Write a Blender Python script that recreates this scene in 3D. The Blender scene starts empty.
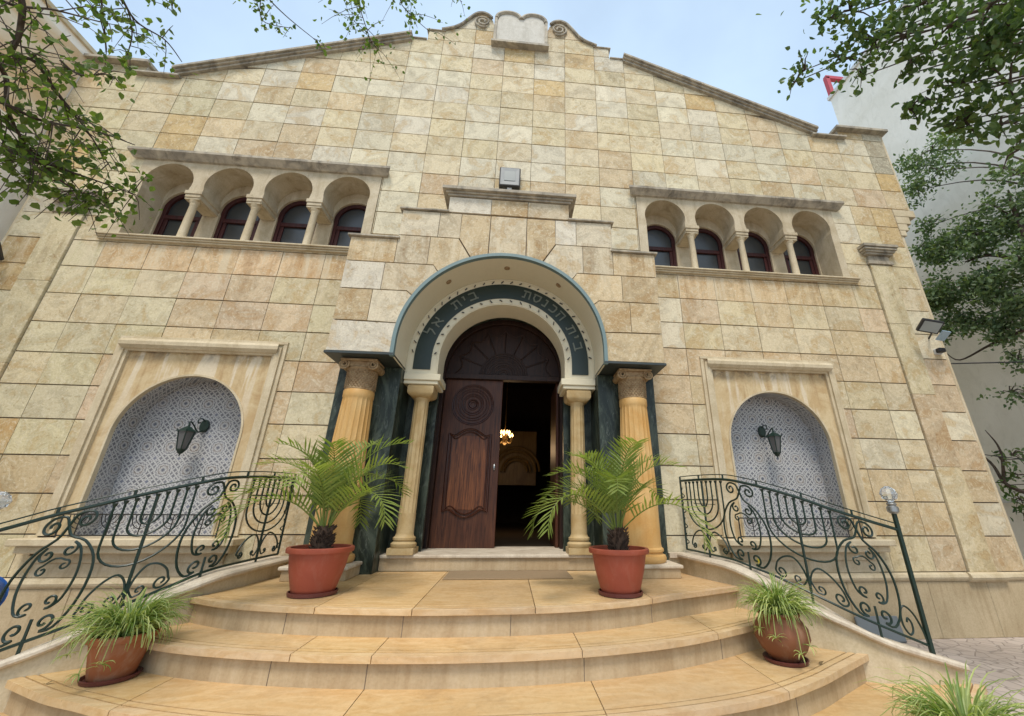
import bpy, bmesh, math, random
import numpy as np
from mathutils import Vector, Matrix
random.seed(7); RNG = np.random.default_rng(7)
PI = math.pi
SC = bpy.context.scene
COL = SC.collection

# ------------------------------------------------------------------ camera
F, PITCH, ROLL, YAW, CX, CY = 410.2242, math.radians(21.7196), math.radians(.4772), math.radians(5.3523), 552.354, 342.24
def cam_rows():
    p, r, y = PITCH, ROLL, YAW
    f = np.array([math.sin(y)*math.cos(p), math.cos(y)*math.cos(p), math.sin(p)])
    rt = np.array([math.cos(y), -math.sin(y), 0.]); up = np.cross(rt, f)
    c, s = math.cos(r), math.sin(r)
    return np.array([c*rt+s*up, -s*rt+c*up, f])
CM = cam_rows(); CPOS = np.array([.2, -6., 1.6])
def proj(x, y, z):
    c = CM @ (np.array([x, y, z])-CPOS); return CX+F*c[0]/c[2], CY-F*c[1]/c[2]
def ray(u, v):
    d = CM.T @ np.array([(u-CX)/F, -(v-CY)/F, 1.]); return d/np.linalg.norm(d)
def at(u, v, dist):
    r_ = ray(u, v); return Vector(CPOS+r_*(dist if dist > 0 else (-dist-.2)/r_[0]))      # negative: stop at that x instead
cd = bpy.data.cameras.new('camera'); cam = bpy.data.objects.new('camera', cd); COL.objects.link(cam)
cd.sensor_width = 36; cd.lens = F/1024*36; cd.shift_x = (512-CX)/1024; cd.shift_y = (CY-358)/1024
cd.clip_start = .05; cd.clip_end = 2000
m = Matrix.Identity(4)
for i in range(3):
    m[i][0], m[i][1], m[i][2], m[i][3] = CM[0][i], CM[1][i], -CM[2][i], CPOS[i]
cam.matrix_world = m; SC.camera = cam

# ------------------------------------------------------------------ world, sun, exposure
w = bpy.data.worlds.new('World'); SC.world = w; w.use_nodes = True
SUN_EL, SUN_AZ = math.radians(60), math.radians(190)      # azimuth clockwise from +Y
nt = w.node_tree; bg = nt.nodes['Background']
sky = nt.nodes.new('ShaderNodeTexSky'); sky.sky_type = 'NISHITA'; sky.sun_disc = False
sky.sun_elevation = SUN_EL; sky.sun_rotation = SUN_AZ; sky.air_density = 1.0; sky.dust_density = 2.5; sky.ozone_density = 1.0
# thin overcast: the blue is washed out with pale cloud
mx = nt.nodes.new('ShaderNodeMix'); mx.data_type = 'RGBA'
tc = nt.nodes.new('ShaderNodeTexCoord'); nz = nt.nodes.new('ShaderNodeTexNoise'); nz.inputs['Scale'].default_value = 1.6; nz.inputs['Detail'].default_value = 6
rp = nt.nodes.new('ShaderNodeMapRange'); rp.inputs[1].default_value = .3; rp.inputs[2].default_value = .7; rp.inputs[3].default_value = .45; rp.inputs[4].default_value = .8
nt.links.new(tc.outputs['Generated'], nz.inputs['Vector']); nt.links.new(nz.outputs['Fac'], rp.inputs[0]); nt.links.new(rp.outputs[0], mx.inputs[0])
nt.links.new(sky.outputs[0], mx.inputs[6]); mx.inputs[7].default_value = (5.9, 7.6, 9.3, 1)
nt.links.new(mx.outputs[2], bg.inputs[0]); bg.inputs[1].default_value = .135
sd = bpy.data.lights.new('sun', 'SUN'); sd.energy = 2.2; sd.angle = math.radians(16); sd.color = (1, .93, .82)
so = bpy.data.objects.new('sun', sd); COL.objects.link(so)
dv = Vector((math.sin(SUN_AZ)*math.cos(SUN_EL), math.cos(SUN_AZ)*math.cos(SUN_EL), math.sin(SUN_EL)))
so.rotation_euler = dv.to_track_quat('Z', 'Y').to_euler(); so.location = dv*40
SC.view_settings.view_transform = 'Standard'; SC.view_settings.look = 'None'; SC.view_settings.gamma = 1
SC.view_settings.exposure = .26; SC.view_settings.use_curve_mapping = False

# ------------------------------------------------------------------ materials
class NT:
    def __init__(s, name):
        s.m = bpy.data.materials.new(name); s.m.use_nodes = True; s.t = s.m.node_tree; s.b = s.t.nodes['Principled BSDF']
        s.out = s.t.nodes['Material Output']
    def n(s, typ, **kw):
        o = s.t.nodes.new('ShaderNode'+typ)
        for k, v in kw.items():
            if k in ('inp',):
                for a, b in v.items(): o.inputs[a].default_value = b
            else: setattr(o, k, v)
        return o
    def l(s, a, b): s.t.links.new(a, b)
    def math(s, op, a, b=None, c=None):
        o = s.n('Math', operation=op)
        for i, x in enumerate((a, b, c)):
            if x is None: continue
            if isinstance(x, (int, float)): o.inputs[i].default_value = x
            else: s.l(x, o.inputs[i])
        return o.outputs[0]
    def mix(s, f, a, b, blend='MIX'):
        o = s.n('Mix', data_type='RGBA', blend_type=blend)
        for i, x in ((0, f), (6, a), (7, b)):
            if isinstance(x, (int, float)): o.inputs[i].default_value = x
            elif isinstance(x, tuple): o.inputs[i].default_value = (*x, 1) if len(x) == 3 else x
            else: s.l(x, o.inputs[i])
        return o.outputs[2]
    def noise(s, scale, detail=4, vec=None, dist=0., rough=.55):
        o = s.n('TexNoise', inp={'Scale': scale, 'Detail': detail, 'Distortion': dist, 'Roughness': rough})
        if vec is not None: s.l(vec, o.inputs['Vector'])
        return o.outputs['Fac']
    def ramp(s, f, lo, hi, a=0., b=1.):
        o = s.n('MapRange', inp={1: lo, 2: hi, 3: a, 4: b}); s.l(f, o.inputs[0]); return o.outputs[0]
    def obj(s): return s.n('TexCoord').outputs['Object']
    def scaled(s, v, sx, sy, sz):
        o = s.n('Mapping', inp={'Scale': (sx, sy, sz)}); s.l(v, o.inputs['Vector']); return o.outputs[0]
    def bump(s, h, strength=.3, dist=.01):
        o = s.n('Bump', inp={'Strength': strength, 'Distance': dist}); s.l(h, o.inputs['Height']); s.l(o.outputs[0], s.b.inputs['Normal'])
    def color(s, c):
        if isinstance(c, tuple): s.b.inputs['Base Color'].default_value = (*c, 1)
        else: s.l(c, s.b.inputs['Base Color'])
    def set(s, rough=.6, metal=0., spec=.5, **k):
        if isinstance(rough, (int, float)): s.b.inputs['Roughness'].default_value = rough
        else: s.l(rough, s.b.inputs['Roughness'])
        s.b.inputs['Metallic'].default_value = metal; s.b.inputs['Specular IOR Level'].default_value = spec
        for a, b in k.items(): s.b.inputs[a.replace('_', ' ')].default_value = b
        return s.m

def stone_tile():
    s = NT('travertine tiles'); a = s.n('Attribute', attribute_name='Col')
    v = s.obj(); off = s.math('MULTIPLY', a.outputs['Alpha'], 60.)
    cb = s.n('CombineXYZ'); s.l(off, cb.inputs[0]); s.l(off, cb.inputs[1]); s.l(off, cb.inputs[2])
    ad = s.n('VectorMath', operation='ADD'); s.l(v, ad.inputs[0]); s.l(cb.outputs[0], ad.inputs[1]); p = ad.outputs[0]
    n1 = s.noise(2.2, 5, p, 1.6); n2 = s.noise(9, 6, p, 2.5, .7); n3 = s.noise(38, 5, p, .3, .7)
    c = s.mix(s.ramp(n1, .49, .54, 0, .8), a.outputs['Color'], s.mix(1., a.outputs['Color'], (1.2, 1.2, 1.2), 'MULTIPLY'))
    c = s.mix(s.ramp(n1, .46, .39, 0, .6), c, s.mix(1., a.outputs['Color'], (.93, .78, .58), 'MULTIPLY'))
    c = s.mix(s.ramp(n2, .54, .61, 0, .55), c, (.70, .63, .47))
    c = s.mix(s.ramp(n2, .43, .33, 0, .8), c, s.mix(1., c, (.66, .56, .44), 'MULTIPLY'))
    c = s.mix(s.ramp(n3, .40, .66, .0, .55), c, s.mix(1., c, (.72, .68, .62), 'MULTIPLY'))
    # rain streaks and soot that run down the wall regardless of the tiles
    st = s.noise(1., 6, s.scaled(v, 2.2, 1, .22), .6, .65)
    c = s.mix(s.ramp(st, .56, .76, 0, .38), c, s.mix(1., c, (.66, .62, .56), 'MULTIPLY'))
    sp = s.n('SeparateXYZ'); s.l(v, sp.inputs[0]); z = sp.outputs[2]
    # stains with a shape of their own: runs below the window sills, lichen and soot blotches high on the gable, splash dirt low down
    run = s.noise(1., 5, s.scaled(v, 5.5, 1, .35), .4, .7)
    mk = s.math('MULTIPLY', s.ramp(z, 4.3, 5.3), s.math('LESS_THAN', z, 5.42))
    c = s.mix(s.math('MULTIPLY', mk, s.ramp(run, .50, .62, 0, .75)), c, (.63, .54, .38)); c = s.mix(s.math('MULTIPLY', mk, s.ramp(run, .47, .36, 0, .5)), c, s.mix(1., c, (.62, .52, .42), 'MULTIPLY'))
    lich = s.noise(1.5, 8, v, .8, .72); c = s.mix(s.math('MULTIPLY', s.ramp(z, 8.2, 10.4), s.ramp(lich, .50, .62, 0, .6)), c, s.mix(1., c, (.52, .50, .46), 'MULTIPLY'))
    lo_ = s.noise(1.2, 7, s.scaled(v, 1, 1, .6), .8, .7); c = s.mix(s.math('MULTIPLY', s.ramp(z, 3.2, .8), s.ramp(lo_, .48, .62, 0, .5)), c, s.mix(1., c, (.74, .66, .52), 'MULTIPLY'))
    s.color(c); s.bump(s.math('ADD', n2, s.math('MULTIPLY', n3, .7)), .6, .008)
    return s.set(.78, spec=.3)
def stone(name, c1, c2, scale=3., streak=.3, dark=(.6, .55, .48), rough=.75, grain=.25):
    s = NT(name); v = s.obj()
    n1 = s.noise(scale, 5, v, 1.2); n3 = s.noise(55, 3, v)
    c = s.mix(s.ramp(n1, .35, .65), c1, c2)
    st = s.noise(2.2, 6, s.scaled(v, 2.5, 2.5, .35), .5, .7)
    c = s.mix(s.ramp(st, .5, .75, 0, streak), c, s.mix(1., c, dark, 'MULTIPLY'))
    c = s.mix(s.ramp(n3, .35, .7, 0, grain), c, s.mix(1., c, (.72, .68, .62), 'MULTIPLY'))
    s.color(c); s.bump(s.math('ADD', n1, s.math('MULTIPLY', n3, .4)), .3, .005)
    return s.set(rough, spec=.35)
def riser_stone():
    s = NT('streaked riser stone'); v = s.obj(); n1 = s.noise(1.6, 5, v, .8); st = s.noise(1., 5, s.scaled(v, 14, 14, 1.1), .3, .6); n3 = s.noise(50, 4, v)
    c = s.mix(s.ramp(n1, .38, .62), (.43, .32, .19), (.53, .42, .27)); c = s.mix(s.ramp(st, .50, .66, 0, .32), c, s.mix(1., c, (.66, .56, .46), 'MULTIPLY')); c = s.mix(s.ramp(st, .46, .36, 0, .18), c, (.60, .50, .36))
    c = s.mix(s.ramp(n3, .4, .7, 0, .35), c, s.mix(1., c, (.72, .66, .6), 'MULTIPLY')); s.color(c); s.bump(n3, .25, .004); return s.set(.6, spec=.3)
def panel_stone():
    s = NT('streaked niche panel'); v = s.obj(); sp = s.n('SeparateXYZ'); s.l(v, sp.inputs[0])
    n1 = s.noise(2.2, 7, v, 1.6, .65); n3 = s.noise(45, 4, v); st = s.noise(1., 4, s.scaled(v, 4.5, 1, .4), .5, .6)
    c = s.mix(s.ramp(n1, .4, .6), (.50, .36, .19), (.60, .48, .29)); top = s.ramp(sp.outputs[2], 2.4, 3.3)
    c = s.mix(s.math('MULTIPLY', s.math('ADD', top, .25), s.ramp(st, .52, .58, 0, .8)), c, (.66, .57, .42)); c = s.mix(s.math('MULTIPLY', top, s.ramp(st, .45, .36, 0, .6)), c, s.mix(1., c, (.68, .56, .44), 'MULTIPLY'))
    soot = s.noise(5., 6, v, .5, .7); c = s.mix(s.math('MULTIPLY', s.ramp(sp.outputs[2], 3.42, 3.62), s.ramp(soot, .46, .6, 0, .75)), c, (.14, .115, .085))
    c = s.mix(s.ramp(n3, .35, .7, 0, .35), c, s.mix(1., c, (.74, .68, .6), 'MULTIPLY')); s.color(c); s.bump(n3, .3, .005); return s.set(.75, spec=.3)
def marble_green():
    s = NT('green marble'); v = s.obj()
    n = s.noise(2.5, 8, s.scaled(v, 1, 1, .35), 3.5, .7); n2 = s.noise(11, 6, s.scaled(v, 1, 1, .3), 2., .7)
    c = s.mix(s.ramp(n, .44, .6), (.015, .022, .015), (.062, .078, .056))
    c = s.mix(s.ramp(n2, .57, .72, 0, .6), c, (.22, .25, .21))
    s.color(c); return s.set(.34, spec=.35)
def wood(name, c1, c2, rough=.4):
    s = NT(name); v = s.obj()
    n = s.noise(6, 7, s.scaled(v, 6, 6, .35), .8, .65); n2 = s.noise(2.2, 4, s.scaled(v, 2, 2, .8), .5)
    c = s.mix(s.ramp(n, .35, .68), c1, c2); c = s.mix(s.ramp(n2, .45, .7, 0, .6), c, s.mix(1., c, (.55, .45, .4), 'MULTIPLY'))
    s.color(c); s.bump(n, .15, .003); return s.set(rough, spec=.3)
def paint(name, c, rough=.5, var=.15, scale=8, metal=0.):
    s = NT(name); v = s.obj(); n = s.noise(scale, 5, v, .3)
    s.color(s.mix(s.ramp(n, .35, .7, 0, var*2), c, tuple(x*.7 for x in c))); s.bump(n, .08, .003); return s.set(rough, metal)
def clay(name, c, bloom, k, rough):
    s = NT(name); v = s.obj(); n = s.noise(7, 8, s.scaled(v, 1, 1, .6), .8, .7); n2 = s.noise(2.5, 5, v, .6)
    cc = s.mix(s.ramp(n, .50, .70, 0, k), c, bloom); cc = s.mix(s.ramp(n2, .4, .65, 0, .45), cc, s.mix(1., cc, (.66, .62, .6), 'MULTIPLY')); s.color(cc); s.bump(n, .2, .003); return s.set(rough, spec=.35)
def plaster(name, c, stain=(.55, .57, .55), k=.5):
    s = NT(name); v = s.obj()
    n = s.noise(.55, 8, v, .6, .62); n2 = s.noise(3.5, 8, s.scaled(v, 1.5, 1.5, .6), 1., .7); n3 = s.noise(30, 4, v)
    cc = s.mix(s.ramp(n, .42, .68, 0, k), c, s.mix(1., c, stain, 'MULTIPLY')); cc = s.mix(s.ramp(n2, .5, .75, 0, k), cc, s.mix(1., cc, (.82, .82, .8), 'MULTIPLY'))
    s.color(cc); s.bump(s.math('ADD', n3, s.math('MULTIPLY', n2, 2)), .25, .01); return s.set(.9, spec=.2)
def zellige():
    s = NT('patterned niche tiles'); sp = s.n('SeparateXYZ'); s.l(s.obj(), sp.inputs[0])
    per = .31
    u = s.math('ADD', sp.outputs[0], sp.outputs[1]); w_ = sp.outputs[2]
    def cell(a, o, pr): return s.math('SUBTRACT', s.math('FRACT', s.math('ADD', s.math('DIVIDE', a, pr), 50.+o)), .5)
    def ro(o, pr):
        a, b = cell(u, o, pr), cell(w_, o, pr); return s.math('SQRT', s.math('ADD', s.math('MULTIPLY', a, a), s.math('MULTIPLY', b, b))), s.math('ARCTAN2', b, a)
    def ringm(r, c0, w0): return s.math('LESS_THAN', s.math('ABSOLUTE', s.math('SUBTRACT', r, c0)), w0)
    r1, t1 = ro(0., per); r2, t2 = ro(.5, per); r3, t3 = ro(.5, per/4); r4, t4 = ro(0., per/4)
    mx_ = lambda a, b: s.math('MAXIMUM', a, b)
    wob = s.math('ADD', r1, s.math('MULTIPLY', s.math('COSINE', s.math('MULTIPLY', t1, 12.)), .02))
    wob2 = s.math('ADD', r2, s.math('MULTIPLY', s.math('COSINE', s.math('MULTIPLY', t2, 8.)), .03))
    small = mx_(ringm(r3, .43, .055), ringm(r4, .43, .055)); big = mx_(mx_(ringm(wob, .34, .024), ringm(wob, .12, .024)), mx_(ringm(wob, .23, .020), ringm(wob2, .17, .024)))
    zone = s.math('LESS_THAN', r1, .34); pat = mx_(big, s.math('MULTIPLY', small, s.math('SUBTRACT', 1., s.math('MULTIPLY', zone, .55))))
    base = s.mix(s.math('MULTIPLY', ringm(r1, .16, .06), .6), (.13, .13, .145), (.21, .155, .11))
    base = s.mix(s.math('LESS_THAN', r2, .09), base, (.13, .14, .19))
    c = s.mix(pat, base, (.50, .495, .48)); c = s.mix(s.math('LESS_THAN', r1, .04), c, (.07, .08, .12))
    n = s.noise(1.3, 4, s.obj(), .5); c = s.mix(s.ramp(n, .4, .7, 0, .25), c, (.40, .42, .47))
    s.color(c); return s.set(.3, spec=.5)
def tread_mat():
    s = NT('honey limestone treads'); v = s.obj()
    a = s.n('Attribute', attribute_name='Col')
    n = s.noise(2.4, 6, s.scaled(v, 1., 3., 3.), 2.2, .6); n2 = s.noise(22, 5, v, .5); n0 = s.noise(.9, 4, v, .8)
    c = s.mix(s.ramp(n, .4, .62), (.58, .375, .165), (.66, .47, .245)); c = s.mix(s.ramp(n0, .42, .66, 0, .5), c, (.50, .37, .21))
    c = s.mix(1., c, a.outputs['Color'], 'MULTIPLY')
    dt = s.noise(1.7, 8, v, 1., .72); c = s.mix(s.ramp(dt, .50, .66, 0, .38), c, s.mix(1., c, (.62, .56, .50), 'MULTIPLY'))
    sk = s.noise(120, 2, v); c = s.mix(s.ramp(sk, .66, .74, 0, .45), c, (.22, .16, .10))
    c = s.mix(s.ramp(n2, .45, .75, 0, .3), c, s.mix(1., c, (.7, .66, .6), 'MULTIPLY'))
    s.color(c); s.bump(n2, .15, .003); return s.set(s.ramp(n2, .3, .7, .42, .62), spec=.4)
def pavers():
    s = NT('stamped courtyard paving'); v = s.obj()
    vo = s.n('TexVoronoi', feature='DISTANCE_TO_EDGE', inp={'Scale': 6.5, 'Randomness': .9}); s.l(v, vo.inputs['Vector'])
    vc = s.n('TexVoronoi', inp={'Scale': 6.5, 'Randomness': .9}); s.l(v, vc.inputs['Vector'])
    j = s.ramp(vo.outputs['Distance'], .015, .05)
    n = s.noise(.8, 6, v); base = s.mix(s.ramp(n, .35, .65), (.47, .39, .33), (.56, .48, .42))
    sep = s.n('SeparateColor'); s.l(vc.outputs['Color'], sep.inputs[0])
    base = s.mix(s.math('MULTIPLY', sep.outputs[0], .4), base, (.33, .27, .22))
    s.color(s.mix(j, (.30, .25, .21), base)); s.bump(j, .5, .01); return s.set(.8)
def leaf_mat(name, c1, c2, trans=.35):
    s = NT(name); a = s.n('Attribute', attribute_name='Col')
    sp = s.n('SeparateColor'); s.l(a.outputs['Color'], sp.inputs[0])
    c = s.mix(sp.outputs[0], c1, c2); c = s.mix(s.math('MULTIPLY', sp.outputs[1], .5), c, (.16, .17, .03))
    s.color(c); s.set(.42, spec=.4)
    tr = s.n('BsdfTranslucent'); s.l(s.mix(1., c, (1.3, 1.5, .6), 'MULTIPLY'), tr.inputs[0])
    mxs = s.n('MixShader', inp={0: trans}); s.l(s.b.outputs[0], mxs.inputs[1]); s.l(tr.outputs[0], mxs.inputs[2]); s.l(mxs.outputs[0], s.out.inputs[0]); return s.m
def glassy(name, c, rough=.08):
    s = NT(name); n = s.noise(1.5, 3, s.obj()); s.color(s.mix(n, c, tuple(x*1.6 for x in c))); return s.set(rough, spec=.8)
def emit(name, c, k):
    s = NT(name); s.color(c); s.b.inputs['Emission Color'].default_value = (*c, 1); s.b.inputs['Emission Strength'].default_value = k; return s.m

M = dict(
 tile=stone_tile(),
 trim=stone('pale carved stone trim', (.52, .43, .28), (.63, .54, .38), 2.5, .6, (.62, .56, .46), .75, .45),
 winstone=stone('smooth window surround stone', (.46, .38, .25), (.58, .50, .36), 2.4, .8, (.58, .52, .44), .75, .45),
 cornice=stone('weathered cornice stone', (.27, .24, .19), (.47, .41, .31), 4., 1., (.34, .32, .30)),
 coping=stone('pale worn coping', (.52, .44, .34), (.68, .60, .48), 3., .6, (.6, .55, .48), .7, .45),
 panel=panel_stone(),
 riser=riser_stone(),
 plinth=stone('plinth stone', (.43, .34, .21), (.53, .43, .28), 1.2, .8, (.62, .54, .44), .75, .5),
 column=stone('ochre column stone', (.60, .33, .10), (.66, .44, .19), 1.6, .35, (.75, .58, .40), .5),
 colneck=stone('carved capital stone', (.27, .17, .085), (.42, .30, .17), 14., .6),
 incol=stone('tan colonnette stone', (.44, .30, .13), (.54, .41, .22), 3., .6, (.66, .56, .44), rough=.55),
 mortar=stone('dark joint mortar', (.17, .13, .09), (.24, .19, .14), 6., .2),
 marble=marble_green(), slate=paint('dark slate soffit', (.035, .045, .045), .5),
 cream=plaster('cream painted plaster', (.72, .66, .50), (.9, .86, .74), .25),
 rim=paint('blue green arch rim', (.155, .225, .225), .5), band=paint('dark green inscription band', (.012, .025, .018), .4),
 letters=paint('dull grey letters', (.15, .165, .13), .45, .1), clip=paint('dark clips', (.05, .045, .04), .6),
 door=wood('dark red door wood', (.035, .012, .007), (.12, .042, .018), .42), doordark=wood('near black door wood', (.018, .009, .007), (.05, .022, .013), .5),
 winwood=wood('red brown window wood', (.028, .007, .006), (.065, .014, .012), .5),
 pane=glassy('dark window glass', (.016, .018, .018), .3), iron=paint('dark green wrought iron', (.008, .027, .019), .42, .3, 20),
 ironblack=paint('black iron', (.012, .013, .013), .4), zellige=zellige(),
 tread=tread_mat(), paver=pavers(), wallL=plaster('rough neighbouring wall', (.86, .80, .70), (.88, .82, .72), .6), wallR=plaster('grey rendered wall', (.80, .77, .69), (.82, .81, .77), .8),
 whitewall=plaster('pale wall base', (.6, .6, .58)), tablet=stone('weathered pale tablet', (.52, .49, .42), (.60, .57, .50), 5., .6, (.6, .58, .54), .8, .5), red=paint('red painted steel', (.42, .045, .06), .5), terra=clay('terracotta plastic', (.34, .078, .045), (.40, .17, .12), .35, .5),
 terra2=clay('terracotta clay', (.34, .12, .05), (.42, .27, .18), .7, .8), urn=clay('brown clay urn', (.22, .085, .04), (.30, .20, .13), .7, .6), saucer=paint('dark red plastic', (.13, .035, .03), .5),
 soil=paint('potting soil', (.05, .03, .02), 1., .4, 60), palmtrunk=paint('fibrous palm trunk', (.06, .035, .022), 1., .5, 50),
 palm=leaf_mat('palm frond green', (.11, .18, .035), (.30, .36, .10), .38), spider=leaf_mat('spider plant leaf', (.14, .23, .05), (.52, .56, .24), .35),
 leafL=leaf_mat('birch leaf', (.05, .10, .02), (.16, .22, .05), .5), leafR=leaf_mat('evergreen leaf', (.04, .08, .025), (.13, .20, .07), .42), leafR2=leaf_mat('grey green leaf', (.06, .105, .05), (.20, .27, .15), .4),
 bark=stone('bark', (.05, .035, .025), (.10, .075, .055), 12., .4), mat=paint('brown door mat', (.30, .21, .12), .95, .3, 60),
 steel=paint('dull steel', (.35, .36, .36), .35, .1, 9, .8), glass=None, blue=paint('blue plastic', (.02, .10, .36), .4),
 plastic=paint('black plastic', (.02, .02, .022), .45), lens=glassy('floodlight lens', (.22, .25, .25), .25), white=paint('white plastic', (.6, .6, .58), .5),
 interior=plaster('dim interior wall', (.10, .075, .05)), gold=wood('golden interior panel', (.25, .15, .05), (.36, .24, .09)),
 bulb=emit('lit bulb', (1., .60, .22), 5.), yellow=paint('yellow petals', (.75, .6, .03), .5), rubble=paint('dry leaf', (.18, .12, .05), .8))
g = NT('clear cut glass'); g.color((.9, .93, .93)); g.b.inputs['Transmission Weight'].default_value = .85; M['glass'] = g.set(.04, spec=.6)
lg = NT('grey lantern glass'); lg.color((.22, .22, .22)); lg.b.inputs['Transmission Weight'].default_value = .5; M['lglass'] = lg.set(.2)

# ------------------------------------------------------------------ objects
def tag(o, label=None, cat=None, group=None, kind=None):
    if label: o['label'] = label
    if cat: o['category'] = cat
    if group: o['group'] = group
    if kind: o['kind'] = kind
    return o
def thing(name, label, cat, loc=(0, 0, 0), group=None):
    o = bpy.data.objects.new(name, None); o.empty_display_size = .2; COL.objects.link(o); o.location = loc
    return tag(o, label, cat, group)
def origin(o):
    v = Vector((0, 0, 0))
    while o: v += Vector(o.location); o = o.parent
    return v
class MB:
    def __init__(s): s.v = []; s.f = []; s.c = []; s.marks = []
    def mark(s): s.marks.append((len(s.v), len(s.f))); return s
    def add(s, vs, fs, col=(1, 1, 1, 0)):
        b = len(s.v); s.v += [tuple(q) for q in vs]; s.f += [tuple(i+b for i in f) for f in fs]; s.c += [col]*len(fs); return s
    def box(s, x0, x1, y0, y1, z0, z1, col=(1, 1, 1, 0)):
        return s.add([(x0,y0,z0),(x1,y0,z0),(x1,y1,z0),(x0,y1,z0),(x0,y0,z1),(x1,y0,z1),(x1,y1,z1),(x0,y1,z1)],
            [(0,3,2,1),(4,5,6,7),(0,1,5,4),(1,2,6,5),(2,3,7,6),(3,0,4,7)], col)
    def obox(s, c, ax, ay, az, col=(1,1,1,0)):          # oriented box, half axes as vectors
        c, ax, ay, az = map(Vector, (c, ax, ay, az)); vs = []
        for k in (-1, 1):
            for i, j in ((-1,-1),(1,-1),(1,1),(-1,1)): vs.append(c+ax*i+ay*j+az*k)
        return s.add(vs, [(0,3,2,1),(4,5,6,7),(0,1,5,4),(1,2,6,5),(2,3,7,6),(3,0,4,7)], col)
    def prism(s, poly, y0, y1, col=(1, 1, 1, 0)):       # polygon in x,z pushed from y0 to y1
        n = len(poly); area = sum(poly[i][0]*poly[(i+1)%n][1]-poly[(i+1)%n][0]*poly[i][1] for i in range(n))
        if area < 0: poly = poly[::-1]
        vs = [(x, y0, z) for x, z in poly]+[(x, y1, z) for x, z in poly]
        return s.add(vs, [tuple(range(n)), tuple(range(2*n-1, n-1, -1))]+[(i, i+n, (i+1)%n+n, (i+1)%n) for i in range(n)], col)
    def zprism(s, poly, z0, z1, col=(1, 1, 1, 0)):      # polygon in x,y pushed from z0 to z1
        n = len(poly); area = sum(poly[i][0]*poly[(i+1)%n][1]-poly[(i+1)%n][0]*poly[i][1] for i in range(n))
        if area < 0: poly = poly[::-1]
        vs = [(x, y, z0) for x, y in poly]+[(x, y, z1) for x, y in poly]
        return s.add(vs, [tuple(range(n-1, -1, -1)), tuple(range(n, 2*n))]+[(i, (i+1)%n, (i+1)%n+n, i+n) for i in range(n)], col)
    def lathe(s, c, prof, n=24, flute=None, col=(1, 1, 1, 0)):      # prof: (r, z)
        vs = []; fs = []
        for r, z in prof:
            for k in range(n):
                rr = r*(flute(k, n, z) if flute else 1); a = 2*PI*k/n; vs.append((c[0]+rr*math.cos(a), c[1]+rr*math.sin(a), c[2]+z))
        for i in range(len(prof)-1):
            for k in range(n): fs.append((i*n+k, i*n+(k+1)%n, (i+1)*n+(k+1)%n, (i+1)*n+k))
        fs.append(tuple(range(n-1, -1, -1))); fs.append(tuple((len(prof)-1)*n+k for k in range(n)))
        return s.add(vs, fs, col)
    def tube(s, pts, r, n=6, col=(1, 1, 1, 0)):
        pts = [Vector(p) for p in pts]
        pts = [p for i, p in enumerate(pts) if i == 0 or (p-pts[i-1]).length > 1e-5]
        if len(pts) < 2: return s
        rs = r if isinstance(r, (list, tuple)) else [r]*len(pts)
        if len(rs) != len(pts): rs = [rs[0]+(rs[-1]-rs[0])*i/(len(pts)-1) for i in range(len(pts))]
        t0 = (pts[1]-pts[0]).normalized(); nrm = t0.orthogonal().normalized(); vs = []; fs = []
        for i, p in enumerate(pts):
            t = (pts[min(i+1, len(pts)-1)]-pts[max(i-1, 0)]).normalized()
            nrm = (nrm-t*nrm.dot(t)); nrm = nrm.normalized() if nrm.length > 1e-6 else t.orthogonal().normalized(); bn = t.cross(nrm)
            for k in range(n):
                a = 2*PI*k/n; vs.append(p+(nrm*math.cos(a)+bn*math.sin(a))*rs[i])
        for i in range(len(pts)-1):
            for k in range(n): fs.append((i*n+k, i*n+(k+1)%n, (i+1)*n+(k+1)%n, (i+1)*n+k))
        fs.append(tuple(range(n-1, -1, -1))); fs.append(tuple((len(pts)-1)*n+k for k in range(n)))
        return s.add(vs, fs, col)
    def sweep(s, path, prof, closed=True, col=(1, 1, 1, 0)):   # path: (x,y,z,nx,ny); prof: (out, up)
        n = len(prof); vs = []; fs = []
        for x, y, z, nx, ny in path:
            for a, b in prof: vs.append((x+nx*a, y+ny*a, z+b))
        for i in range(len(path)-1):
            for k in range(n): fs.append((i*n+k, i*n+(k+1)%n, (i+1)*n+(k+1)%n, (i+1)*n+k))
        fs.append(tuple(range(n-1, -1, -1))); fs.append(tuple((len(path)-1)*n+k for k in range(n)))
        return s.add(vs, fs, col)
    def build(s, name, mat, parent=None, smooth=False, bevel=0, segs=1, colors=False):
        if s.marks:
            ms = s.marks+[(len(s.v), len(s.f))]; o = None
            for (v0, f0), (v1, f1) in zip(ms, ms[1:]):
                k = MB(); k.v = s.v[v0:v1]; k.f = [tuple(i-v0 for i in f) for f in s.f[f0:f1]]; k.c = s.c[f0:f1]
                if k.v: o = k.build(name, mat, parent, smooth, bevel, segs, colors)
            return o
        me = bpy.data.meshes.new(name); o0 = origin(parent) if parent else Vector((0, 0, 0))
        me.from_pydata([(a-o0.x, b-o0.y, c-o0.z) for a, b, c in s.v], [], s.f)
        if colors:
            ca = me.color_attributes.new('Col', 'FLOAT_COLOR', 'CORNER'); buf = []
            for p, c in zip(me.polygons, s.c): buf += list(c)*p.loop_total
            ca.data.foreach_set('color', buf)
        me.materials.append(mat); me.update()
        bm = bmesh.new(); bm.from_mesh(me); bmesh.ops.recalc_face_normals(bm, faces=bm.faces); bm.to_mesh(me); bm.free()
        o = bpy.data.objects.new(name, me); COL.objects.link(o)
        if parent: o.parent = parent
        if smooth:
            for p in me.polygons: p.use_smooth = True
            if hasattr(me, 'set_sharp_from_angle'): me.set_sharp_from_angle(angle=math.radians(40))
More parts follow.
